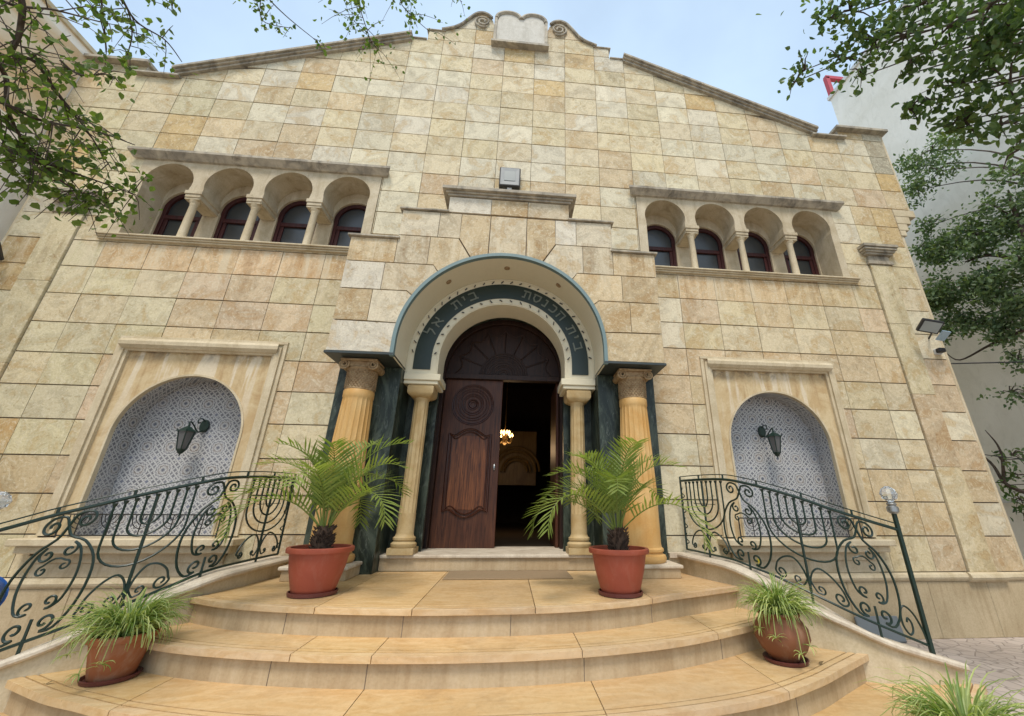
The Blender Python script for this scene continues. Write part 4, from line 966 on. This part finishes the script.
FL = thing('floodlight', 'square floodlight with a silvered reflector mounted above the portal cornice', 'floodlight', (-.05, -.16, 7.0))
q = MB(); q.box(-.24, .14, -.15, -.03, 6.93, 7.36); q.box(-.12, .02, -.03, .0, 7.0, 7.25); q.build('housing', M['plastic'], FL, bevel=.015)
q = MB(); q.add([(-.215, -.153, 6.955), (.115, -.153, 6.955), (.115, -.153, 7.335), (-.215, -.153, 7.335), (-.15, -.151, 7.04), (.05, -.151, 7.04), (.05, -.151, 7.26), (-.15, -.151, 7.26)], [(0, 1, 5, 4), (1, 2, 6, 5), (2, 3, 7, 6), (3, 0, 4, 7)]); q.build('reflector', paint('grey reflector', (.20, .215, .215), .4), FL)
q = MB(); q.box(-.15, .05, -.158, -.152, 7.04, 7.26); q.build('lens', glassy('smoked lens', (.10, .12, .115), .3), FL)
q = MB(); q.box(-.09, -.01, -.10, -.05, 6.86, 6.93); q.box(-.08, -.02, -.09, .0, 6.86, 6.88); q.build('bracket', M['white'], FL)
def tilted(name, label, c, yaw, tilt, w_, h_, lensm, extra=None, cat='floodlight'):
    T = thing(name, label, cat, c); R_ = Matrix.Rotation(yaw, 3, 'Z') @ Matrix.Rotation(tilt, 3, 'X') @ Matrix.Rotation(math.radians(22 if c[0] > 0 else 0), 3, 'Y')
    ax, ay, az = R_ @ Vector((1, 0, 0)), R_ @ Vector((0, 1, 0)), R_ @ Vector((0, 0, 1)); c = Vector(c)
    q = MB(); q.obox(c, ax*w_, ay*.03, az*h_); q.build('housing', M['plastic'], T, bevel=.01)
    q = MB(); q.obox(c-ay*.032, ax*w_*.82, ay*.003, az*h_*.78); q.build('lens', lensm, T)
    return T, ax, ay, az
FR, ax, ay, az = tilted('floodlight', 'black floodlight angled downward at the right corner of the facade', (7.12, -.32, 4.46), math.radians(-28), math.radians(48), .16, .115, M['lens'])
q = MB(); q.tube([(7.14, -.30, 4.44), (7.3, -.15, 4.40), (7.4, .0, 4.38)], .015, 6); q.build('arm', M['plastic'], FR)
q = MB(); q.obox((7.40, -.24, 4.33), Vector((.10, .02, .0)), Vector((0, .08, -.05)), Vector((0, .003, .008))); q.build('solar_panel', glassy('solar panel', (.25, .34, .42), .1), FR)
SCm = thing('security_camera', 'small dark dome camera below the corner floodlight', 'security camera', (7.45, -.06, 4.12))
q = MB(); q.box(7.39, 7.51, -.05, .0, 4.07, 4.17); q.build('mount', M['white'], SCm, bevel=.01); q = MB(); q.box(7.37, 7.49, -.14, -.051, 4.08, 4.16); q.build('camera_body', M['plastic'], SCm, bevel=.02, segs=3)
FLL, ax, ay, az = tilted('floodlight', 'dark floodlight cut by the left edge of the picture', (-7.52, -.25, 4.98), math.radians(20), math.radians(50), .2, .14, M['lens'])
q = MB(); q.tube([(-7.52, -.24, 4.98), (-7.5, .0, 4.95)], .015, 6); q.build('arm', M['plastic'], FLL)

# ------------------------------------------------------------------ neighbours
NL = thing('neighbour_building', 'rough pale and ochre walled building close on the left of the facade', 'building', (-8.2, 0, 0))
q = MB(); q.box(-14, -7.98, -9, .3, 0, 9.42); q.build('wall', M['wallL'], NL)
q = MB(); q.box(-14.1, -7.93, -9, .3, 9.42, 9.5); q.build('parapet_cap', M['trim'], NL)
s = NT('exposed ochre rendering'); v = s.obj(); n = s.noise(1.2, 7, v, 1.); s.color(s.mix(s.ramp(n, .4, .6), (.64, .46, .26), (.76, .66, .50))); M['och'] = s.set(.9)
q = MB(); q.box(-7.979, -7.972, -2.6, -.02, 7.3, 9.25); q.build('rendered_patch', M['och'], NL)
NR = thing('neighbour_building', 'tall windowless grey rendered building on the right behind the tree', 'building', (14, 0, 0))
q = MB(); q.box(10, 20, -10, 2.55, 0, 13.9); q.build('wall', M['wallR'], NR)
q = MB(); q.box(9.94, 20, -10, 2.6, 13.9, 14.02); q.build('parapet_cap', M['whitewall'], NR)
q = MB(); q.box(9.93, 9.999, -10, 2.5, 1.72, 1.80); q.build('wall_ledge', M['whitewall'], NR)
RF = thing('roof_frame', 'red painted steel frame on the corner of the grey building', 'frame', (10.4, 2.2, 14.0))
q = MB()
for a, b in (((10.05, 2.5, 14.0), (10.05, 2.5, 14.85)), ((10.75, 2.5, 14.0), (10.75, 2.5, 14.85)), ((10.0, 2.5, 14.85), (10.85, 2.5, 14.85)), ((10.05, 2.5, 14.05), (10.75, 2.5, 14.8))): q.tube([a, b], .09, 4)
q.build('steel_bars', M['red'], RF)
CB = MB(); CB.tube([(7.6, .1, 3.95), (8.8, -.3, 3.9), (9.99, -.8, 4.0)], .012, 5); tag(CB.build('cable', M['plastic']), 'upper thin black cable strung across to the grey wall', 'cable', 'cables on the right')
CB = MB(); CB.tube([(7.65, .2, 2.45), (8.8, .0, 2.3), (9.99, -.2, 2.36)], .007, 5); tag(CB.build('cable', M['plastic']), 'lower thin cable crossing in front of the grey wall', 'cable', 'cables on the right')

# ------------------------------------------------------------------ leaves
def leaf_cloud(centres, size, mat, name, parent, droop=.4, cols=None, wid=.55):
    C_ = np.array(centres, float); n = len(C_); o0 = np.array(origin(parent)); d = RNG.normal(size=(n, 3)); d[:, 2] -= droop; d /= np.linalg.norm(d, axis=1)[:, None]
    u = RNG.normal(size=(n, 3)); u -= (u*d).sum(1)[:, None]*d; u /= np.linalg.norm(u, axis=1)[:, None]; w_ = np.cross(d, u); L = size*RNG.uniform(.65, 1.25, n)[:, None]
    V = np.empty((n, 6, 3)); V[:, 0] = C_; V[:, 1] = C_+d*L*.3+u*L*wid*.5+w_*L*.1; V[:, 2] = C_+d*L*.62+u*L*wid*.42+w_*L*.1; V[:, 3] = C_+d*L; V[:, 4] = C_+d*L*.62-u*L*wid*.42+w_*L*.1; V[:, 5] = C_+d*L*.3-u*L*wid*.5+w_*L*.1
    V = V.reshape(-1, 3)-o0; me = bpy.data.meshes.new(name)
    fs = np.array([[0, 1, 2, 3], [0, 3, 4, 5]])[None]+(np.arange(n)*6)[:, None, None]
    me.from_pydata(V.tolist(), [], fs.reshape(-1, 4).tolist())
    ca = me.color_attributes.new('Col', 'FLOAT_COLOR', 'CORNER'); r = np.ones((n, 8, 4)); r[:, :, 0] = RNG.random(n)[:, None]; r[:, :, 1] = (RNG.random(n)**5)[:, None]; ca.data.foreach_set('color', r.ravel())
    me.materials.append(mat); o = bpy.data.objects.new(name, me); COL.objects.link(o); o.parent = parent; return o
def along(pts, n, spread):
    P_ = np.array([tuple(p) for p in pts]); L = np.r_[0, np.cumsum(np.linalg.norm(np.diff(P_, axis=0), axis=1))]
    t_ = RNG.uniform(.12, 1., n)*L[-1]; out = np.stack([np.interp(t_, L, P_[:, i]) for i in range(3)], 1); return out+RNG.normal(size=(n, 3))*spread
def twigs_from(pts, k, ln, mb, r=.004, droop=.5, start=.15):
    P_ = [Vector(p) for p in pts]; out = []
    for _ in range(k):
        i = int(random.uniform(start, .99)*(len(P_)-1)); a = P_[i].lerp(P_[i+1], random.random()); d = Vector((random.gauss(0, 1), random.gauss(0, 1), random.gauss(-droop, .8))).normalized()
        l = ln*random.uniform(.5, 1.2); tw = [a, a+d*l*.4+Vector((0, 0, .02)), a+d*l*.75-Vector((0, 0, .05*l)), a+d*l-Vector((0, 0, .2*l))]; mb.tube(tw, [r, r*.4], 4); out.append(tw)
    return out

# left tree: trunk outside the frame on the left, long drooping boughs over the court
TL = thing('birch_tree', 'small leaved tree reaching drooping boughs in from the upper left', 'tree', (-5.6, -4.6, 0))
bm_ = MB(); trunk = catmull([(-5.6, -4.6, 0), (-5.55, -4.6, 2.), (-5.3, -4.5, 4.), (-4.9, -4.5, 5.6)], 6); bm_.tube(trunk, [.17-.004*i for i in range(len(trunk))], 10); bm_.build('trunk', M['bark'], TL, smooth=True)
br = MB(); LC = []
top = Vector((-4.9, -4.5, 5.6))
def bough(px, r0, ntw, tl_, nl, spread, first=None):
    ntw = int(ntw*.62); nl = int(nl*.42)
    pts = [at(u, v, d) for u, v, d in px]
    if first is not None: pts = [Vector(first)]+pts
    c = catmull(pts, 6); br.tube(c, [r0+(.003-r0)*i/(len(c)-1) for i in range(len(c))], 6)
    LC.append(along(c, nl, spread))
    for tw in twigs_from(c, ntw, tl_, br, .0035, .4, .25 if first is not None else .05): LC.append(along(tw, 7, .03))
bough([(-30, -40, 4.4), (18, -8, 4.2), (20, 30, 4.2), (12, 55, 4.2), (35, 62, 4.2), (62, 100, 4.3), (88, 132, 4.3), (112, 170, 4.4)], .020, 60, .42, 120, .07, top)
bough([(-60, 60, 4.0), (-20, 55, 4.0), (5, 75, 4.1), (8, 110, 4.1), (30, 150, 4.2), (60, 165, 4.2)], .02, 50, .42, 110, .08, top)
bough([(-60, 120, 3.9), (-10, 100, 4.0), (40, 120, 4.1), (95, 131, 4.3), (135, 145, 4.5)], .015, 34, .38, 70, .07, top)
bough([(-80, -60, 4.3), (0, 0, 4.3), (55, 10, 4.4), (100, 22, 4.5)], .014, 24, .35, 36, .06, top)
bough([(-60, 160, 4.0), (0, 150, 4.1), (50, 165, 4.2), (100, 182, 4.3), (135, 195, 4.4)], .014, 60, .36, 130, .09, top)
bough([(20, 140, 4.2), (60, 180, 4.25), (95, 200, 4.3), (118, 214, 4.35)], .008, 34, .26, 90, .08)
bough([(-40, -90, 4.6), (60, -60, 4.8), (95, -20, 4.8), (103, 15, 4.8), (106, 52, 4.8)], .012, 22, .30, 40, .07, top)
bough([(60, -60, 4.8), (110, -20, 4.9), (135, 20, 5.0), (165, 40, 5.1), (182, 62, 5.1)], .010, 14, .28, 14, .06)
bough([(95, -20, 4.8), (125, 5, 4.9), (132, 35, 4.9), (125, 60, 4.9)], .006, 12, .25, 22, .06)
bough([(60, 60, 4.3), (80, 75, 4.3), (110, 75, 4.4), (125, 90, 4.4)], .006, 16, .22, 30, .05)
bough([(-60, -150, 5.2), (120, -120, 5.6), (230, -60, 5.8), (262, -10, 5.9), (285, 15, 5.9), (318, 42, 5.9)], .014, 24, .40, 40, .07, top)
bough([(230, -60, 5.8), (300, -50, 6.0), (352, -15, 6.0), (362, 15, 6.0), (372, 45, 6.0)], .010, 60, .36, 110, .09)
bough([(300, -50, 6.0), (395, -25, 6.1), (402, 5, 6.1), (430, 32, 6.1)], .008, 40, .32, 60, .08)
bough([(395, -25, 6.1), (440, -15, 6.1), (462, 2, 6.1)], .006, 12, .22, 20, .05)
bough([(180, -90, 5.6), (190, -40, 5.5), (170, -10, 5.4), (175, 15, 5.4)], .006, 16, .26, 16, .06)
bough([(262, -10, 5.9), (262, 20, 5.9), (290, 28, 5.9)], .005, 14, .2, 22, .06)
br.build('branches', M['bark'], TL); leaf_cloud(np.concatenate(LC), .047, M['leafL'], 'foliage', TL, .5, wid=.72)

def blob(u, v, d, r, n, sub=10):
    c = np.array(at(u, v, d)); out = []
    for _ in range(sub):
        dd = RNG.normal(size=3); dd /= np.linalg.norm(dd); sc = c+dd*r*RNG.uniform(.3, 1.)*np.array([1, 1, .8])
        out.append(sc+RNG.normal(size=(n//sub, 3))*r*np.array([.27, .27, .17]))
    return np.concatenate(out)
def tree_from(name, label, base, crownpt, blobs, size, mat, r0, wid=.5, extra=None, gapsub=12):
    T = thing(name, label, 'tree', base); q = MB(); tr = catmull([base, ((base[0]*.6+crownpt[0]*.4), (base[1]*.6+crownpt[1]*.4), crownpt[2]*.45), crownpt], 8)
    q.tube(tr, [r0*(1-.55*i/(len(tr)-1)) for i in range(len(tr))], 10); q.build('trunk', M['bark'], T, smooth=True)
    q = MB(); LC_ = []
    for u, v, d, r, n in blobs:
        c = at(u, v, d); i = max(3, min(len(tr)-1, int(len(tr)*min(1, max(.3, (c.z-1)/crownpt[2]))*.9))); a = tr[i]; mid = (a+c)/2+Vector((0, 0, .15*(a-c).length)); cc = catmull([a, mid, c], 5)
        q.tube(cc, [.026*(1-.8*k/(len(cc)-1)) for k in range(len(cc))], 6)
        pts = blob(u, v, d, r, n, gapsub); LC_.append(pts)
        for k in range(7): e = Vector(pts[RNG.integers(len(pts))]); q.tube([c, (c+e)/2+Vector((0, 0, .06)), e], [.012, .003], 4)
    if extra: extra(q)
    q.build('branches', M['bark'], T); leaf_cloud(np.concatenate(LC_), size, mat, 'foliage', T, .3, wid=wid); return T
# tree against the grey wall
def bare(q):
    for pts, r in (([(1060, 500, -9.0), (1024, 492, -9.0), (1004, 482, -9.0), (990, 462, -9.0), (960, 440, -9.0), (950, 434, -9.0)], .042), ([(1060, 270, -9.0), (1024, 260, -9.0), (990, 255, -9.0), (965, 262, -9.0)], .07),
                   ([(1004, 482, -9.0), (1000, 450, -9.0), (985, 430, -9.0)], .03), ([(1060, 300, -9.0), (1020, 225, -9.0), (1008, 190, -9.0)], .07), ([(1024, 330, -9.0), (990, 345, -9.0), (960, 360, -9.0), (945, 352, -9.0)], .03)):
        c = catmull([at(*p) for p in pts], 5); q.tube(c, [r*(1-.8*k/(len(c)-1)) for k in range(len(c))], 7)
TR = tree_from('evergreen_tree', 'dense dark green tree against the grey wall right of the facade', (9.5, -2.2, 0), (9.4, -2.0, 5.6),
  [(931, 150, -9, 0.522, 692), (918, 190, -9, 0.427, 428), (911, 168, -9, 0.38, 296), (940, 170, -9, 0.332, 198), (931, 225, -9, 0.285, 209),
   (935, 250, -9, 0.475, 1215), (975, 235, -9, 0.57, 1635), (1010, 215, -9, 0.475, 980), (950, 290, -9, 0.522, 1635), (990, 285, -9, 0.57, 1635), (1020, 300, -9, 0.475, 980), (930, 300, -9, 0.332, 561), (965, 325, -9, 0.38, 887), (1005, 330, -9, 0.38, 700),
   (1015, 175, -9, 0.427, 428), (940, 335, -9, 0.237, 209), (1012, 455, -9, 0.285, 66), (1010, 392, -9, 0.332, 114), (1018, 360, -9, 0.285, 114), (1045, 250, -9, 0.6, 1167)], .08, M['leafR2'], .16, .55, bare)
TS = tree_from('young_tree', 'sparse dark sapling low down beside the right end of the facade', (9.6, -2.0, 0), (9.5, -1.6, 1.7),
  [(1001, 460, -9.1, 0.21, 16), (1006, 485, -9.1, 0.21, 27), (1021, 500, -9.1, 0.21, 40), (1018, 475, -9.1, 0.154, 22), (1026, 515, -9.1, 0.175, 18)], .13, M['leafR'], .03, .35)
# overhead tree at the upper right
TO = tree_from('shade_tree', 'large shade tree hanging its dark crown over the upper right corner', (7.6, -5.2, 0), (6.9, -4.6, 6.2),
  [(850, 10, 7, 0.369, 137), (875, 40, 6.9, 0.31, 137), (830, 20, 7, 0.258, 65), (840, 60, 7, 0.31, 98), (805, 70, 7.1, 0.258, 52), (795, 82, 7.1, 0.184, 22), (865, 75, 6.9, 0.221, 58), (920, 5, 6.6, 0.369, 150), (905, 35, 6.6, 0.236, 65), (913, 62, 6.6, 0.148, 32), (905, 75, 6.6, 0.0886, 12),
   (950, 25, 6.4, 0.369, 170), (990, 5, 6.2, 0.369, 163), (1015, 30, 6.2, 0.369, 150), (985, 60, 6.3, 0.369, 170), (960, 85, 6.4, 0.31, 117), (1010, 85, 6.2, 0.332, 131), (930, 100, 6.5, 0.221, 61), (965, 120, 6.4, 0.258, 85), (1000, 125, 6.3, 0.281, 85), (950, 130, 6.4, 0.184, 39), (1018, 150, 6.2, 0.162, 22), (910, 110, 6.5, 0.162, 28),
   (1060, 20, 6.2, 0.59, 262), (1060, 110, 6.2, 0.443, 163), (960, -50, 6.4, 0.664, 295), (860, -50, 7, 0.517, 196), (782, -25, 7.2, 0.369, 85)], .085, M['leafR'], .22, .6)

# ------------------------------------------------------------------ potted palms
def palm(loc, label, seed, rot):
    random.seed(seed)
    T = thing('potted_palm', label, 'potted palm', (0, 0, 0), 'potted palms on the landing')
    q = MB(); q.lathe((0, 0, 0), [(.17, .012), (.18, .02), (.195, .06), (.24, .22), (.262, .345), (.265, .36), (.292, .362), (.297, .375), (.297, .40), (.285, .408), (.262, .405), (.258, .36), (.25, .355)], 48); q.build('pot', M['terra'], T, smooth=True)
    q = MB(); q.lathe((0, 0, 0), [(.19, .001), (.21, .006), (.215, .035), (.205, .037), (.198, .012)], 40); q.build('saucer', M['saucer'], T, smooth=True)
    q = MB(); q.lathe((0, 0, .35), [(.255, 0), (.25, .01)], 24)
    for k in range(120): a, r = random.uniform(0, 2*PI), .24*math.sqrt(random.random()); q.lathe((r*math.cos(a), r*math.sin(a), .355), [(.004, 0), (random.uniform(.008, .016), .008), (.003, random.uniform(.014, .022))], 5)
    q.build('soil', M['soil'], T)
    q = MB(); q.lathe((0, 0, .34), [(.06, 0), (.082, .05), (.085, .12), (.07, .20), (.045, .25)], 16)
    for k in range(110):
        a, z = random.uniform(0, 2*PI), random.uniform(.02, .24); r = .08-.08*max(0, z-.14); c = Vector((r*math.cos(a), r*math.sin(a), .34+z)); d = Vector((math.cos(a), math.sin(a), .9)).normalized(); q.tube([c, c+d*.045], [.014, .003], 4)
    q.build('trunk', M['palmtrunk'], T)
    nf = 17
    for k in range(nf):
        a = 2*PI*k/nf*2.618+random.uniform(-.2, .2); el = math.radians([86, 72, 60, 46][k % 4]+random.uniform(-7, 7)); ln = random.uniform(.95, 1.2)
        dirh = Vector((math.cos(a), math.sin(a), 0)); P_ = []; pos = Vector((0, 0, .55))+dirh*.03; e = el
        for i in range(15): P_.append(pos.copy()); pos = pos+(dirh*math.cos(e)+Vector((0, 0, math.sin(e))))*ln/14; e -= math.radians(1.2+i*.86*(1.0+.7*(k % 4)/3))
        q = MB(); q.tube(P_, [.008, .002], 5, (.6, .2, 0, 1)); side = dirh.cross(Vector((0, 0, 1)))
        nl = 24; shade = random.random()
        for i in range(nl):
            t_ = .2+.8*(i/(nl-1)); f_ = t_*14; i0 = min(13, int(f_)); p0 = P_[i0].lerp(P_[i0+1], f_-i0); tg = (P_[i0+1]-P_[i0]).normalized(); upv = side.cross(tg).normalized()
            ll = .30*math.sin(PI*(.14+.76*t_))**.7*random.uniform(.85, 1.1)
            for sg in (-1, 1):
                d = (side*sg*.85+tg*(.42+.5*t_)+upv*random.uniform(.15, .55)).normalized(); wv = d.cross(upv).normalized()*.0105; end = p0+d*ll-Vector((0, 0, .08*ll)); md = p0+d*ll*.5
                q.add([p0-wv*.5, p0+wv*.5, md+wv, end, md-wv], [(0, 1, 2, 4), (4, 2, 3)], (min(1, shade*.6+random.random()*.4), random.random()**4, 0, 1))
        q.build('frond', M['palm'], T, colors=True)
    T.location = loc; T.rotation_euler.z = rot; return T
palm((1.30, -1.52, .81), 'potted palm in a terracotta tub right of the doorway', 3, 1.0)
palm((-1.60, -1.37, .81), 'potted palm in a terracotta tub left of the doorway', 11, 1.2)

# ------------------------------------------------------------------ spider plants
def spider(loc, label, seed, style, spread=.36, sc=1.):
    random.seed(seed); T = thing('spider_plant', label, 'potted plant', (0, 0, 0), 'spider plants on the lower steps')
    if style == 'pot': pr = [(.11, .015), (.115, .02), (.155, .2), (.16, .215), (.175, .217), (.178, .25), (.168, .255), (.155, .25), (.152, .21)]; h, rr, mt = .24, .15, M['terra2']
    else: pr = [(.085, .012), (.095, .02), (.15, .08), (.185, .15), (.18, .21), (.14, .265), (.135, .28), (.15, .3), (.145, .31), (.125, .3), (.12, .27)]; h, rr, mt = .29, .12, M['urn']
    q = MB(); q.lathe((0, 0, 0), pr, 40); q.build('pot', mt, T, smooth=True)
    q = MB(); q.lathe((0, 0, 0), [(.12, .001), (.14, .004), (.15, .025), (.142, .027), (.13, .01)], 32); q.build('saucer', M['saucer'], T, smooth=True)
    q = MB(); q.lathe((0, 0, h-.03), [(rr, 0), (rr*.8, .015)], 16); q.build('soil', M['soil'], T)
    q = MB()
    def blade(base, a, el, ln, wd, bend):
        d = Vector((math.cos(a), math.sin(a), 0)); p_ = Vector(base); e = el; L_ = []; n = 7
        for i in range(n): L_.append(p_.copy()); p_ = p_+(d*math.cos(e)+Vector((0, 0, math.sin(e))))*ln/(n-1); e -= bend/(n-1)*(.6+.3*i)
        sd2 = d.cross(Vector((0, 0, 1))); vs = []
        for i, p in enumerate(L_): ww = wd*(math.sin(PI*(.18+.80*i/(n-1))))**.8; vs += [p-sd2*ww, p+Vector((0, 0, -ww*.6)), p+sd2*ww]
        r = random.random(); sh = (random.random()*.25, 0, 0, 1); ed = (.55+.45*random.random(), 0, 0, 1); b = len(q.v)
        fs = []; 
        for i in range(n-1): q_ = i*3; fs += [(q_, q_+1, q_+4, q_+3), (q_+1, q_+2, q_+5, q_+4)]
        c_ = ed if r < .55 else ((.35, 0, 0, 1) if r < .8 else sh); q.add(vs, fs, c_)
    for k in range(430):
        a = random.uniform(0, 2*PI); r0 = rr*.7*random.random(); blade((r0*math.cos(a), r0*math.sin(a), h-.02), a+random.uniform(-.5, .5), math.radians(random.uniform(38, 92)), random.uniform(.20, .38)*spread/.36, random.uniform(.004, .0068), random.uniform(1.0, 2.7))
    q.build('leaves', M['spider'], T, colors=True)
    q2 = MB(); q = MB(); ends = []
    for k in range(5):
        a = random.uniform(0, 2*PI); a = [-1.6, -1.2, -2.3, -2.8, -.5][k]; d = Vector((math.cos(a), math.sin(a), 0)); P_ = [Vector((0, 0, h))+d*rr*.6, Vector((0, 0, h+.08))+d*(rr+.03), Vector((0, 0, h-.05))+d*(rr+.08), Vector((0, 0, .10+.04*k))+d*(rr+.09)]
        q2.tube(catmull(P_, 6), .003, 4, (.9, 0, 0, 1)); ends.append(P_[-1])
    q2.build('runners', M['spider'], T, colors=True)
    for e_2 in ends[:4]:
        q.mark()
        for k in range(9): blade(e_2, random.uniform(0, 2*PI), math.radians(random.uniform(-30, 50)), random.uniform(.05, .09), .004, 1.2)
    q.build('plantlet', M['spider'], T, colors=True)
    T.location = loc; T.scale = (sc, sc, sc); return T
spider((-2.64, -2.03, .405), 'spider plant in a terracotta pot at the left end of the steps', 5, 'pot', .40, 1.15)
spider((2.56, -2.03, .405), 'spider plant in a round brown urn at the right end of the steps', 6, 'urn', .36, 1.17)
spider((2.98, -3.12, .0), 'spider plant in the lower right corner, its pot mostly below the frame', 8, 'pot', .44, 1.22)

# ------------------------------------------------------------------ small things
q = MB(); q.box(-.52, .97, -.62, -.02, .8115, .825); tag(q.build('doormat', M['mat'], bevel=.004), 'flat brown doormat lying before the threshold', 'doormat')
BB = thing('basin', 'blue plastic basin just peeking in at the left edge', 'basin', (-4.50, -1.2, .0))
q = MB(); c = Vector((-4.53, -1.25, .80)); n = 28; ax_ = Vector((.94, -.34, 0)).normalized(); 
prof = [(.02, .0), (.13, .02), (.16, .10), (.185, .17), (.20, .172), (.20, .185), (.18, .187), (.15, .11), (.12, .035), (.02, .02)]; vs = []
nv = Vector((.75, -.62, .2)).normalized(); e1 = nv.cross(Vector((0, 0, 1))).normalized(); e2 = nv.cross(e1)
for r_, h_ in prof:
    for k in range(n): a = 2*PI*k/n; vs.append(c+(e1*math.cos(a)+e2*math.sin(a))*r_-nv*h_)
q.add(vs, [(i*n+k, i*n+(k+1) % n, (i+1)*n+(k+1) % n, (i+1)*n+k) for i in range(len(prof)-1) for k in range(n)]+[tuple(range(n)), tuple(range(len(vs)-n, len(vs)))]); q.build('bowl', M['blue'], BB, smooth=True)
q = MB(); q.tube([(-4.58, -1.2, 0), (-4.58, -1.2, .62), (-4.55, -1.22, .66)], .02, 8); q.build('stand', M['blue'], BB)
q = MB(); q.obox((5.05, -.12, .14), Vector((.3, .0, 0)), Vector((0, .02, -.01)), Vector((0, .03, .14))); tag(q.build('slate_slab', paint('grey slate', (.16, .18, .19), .6), bevel=.01), 'grey slate slab leaning on the plinth behind the right railing', 'slab')
YFW = thing('yellow_flower', 'tiny yellow flower tied low on the right railing', 'flower', (2.93, -1.2, 1.05))
q = MB(); c = Vector((2.90, -1.22, 1.06))
for k in range(10):
    a = 2*PI*k/10; d = Vector((math.cos(a), -.3, math.sin(a))); q.add([c, c+d*.02+Vector((0, 0, .008)), c+d*.04, c+d*.02-Vector((0, 0, .008))], [(0, 1, 2, 3)])
q.build('petals', M['yellow'], YFW); q = MB(); q.tube([c, c-Vector((0, 0, .07))], .003, 4); q.build('stem', M['palm'], YFW)
for i, (x, y, z) in enumerate(((2.78, -2.12, .407), (-2.05, -1.98, .407), (-3.0, -2.1, .407))):
    q = MB(); c = Vector((x, y, z)); q.add([c, c+Vector((.02, .015, .012)), c+Vector((.055, .0, .022)), c+Vector((.02, -.015, .004))], [(0, 1, 2, 3)]); q.add([c, c+Vector((-.02, -.004, .003)), c+Vector((-.002, -.004, .004))], [(0, 1, 2)])
    tag(q.build('dry_leaf', M['rubble']), ['curled dry leaf on the step right of the brown urn', 'curled dry leaf on the step right of the terracotta pot', 'dry leaf near the left end of the step'][i], 'leaf', 'dry leaves on the steps')
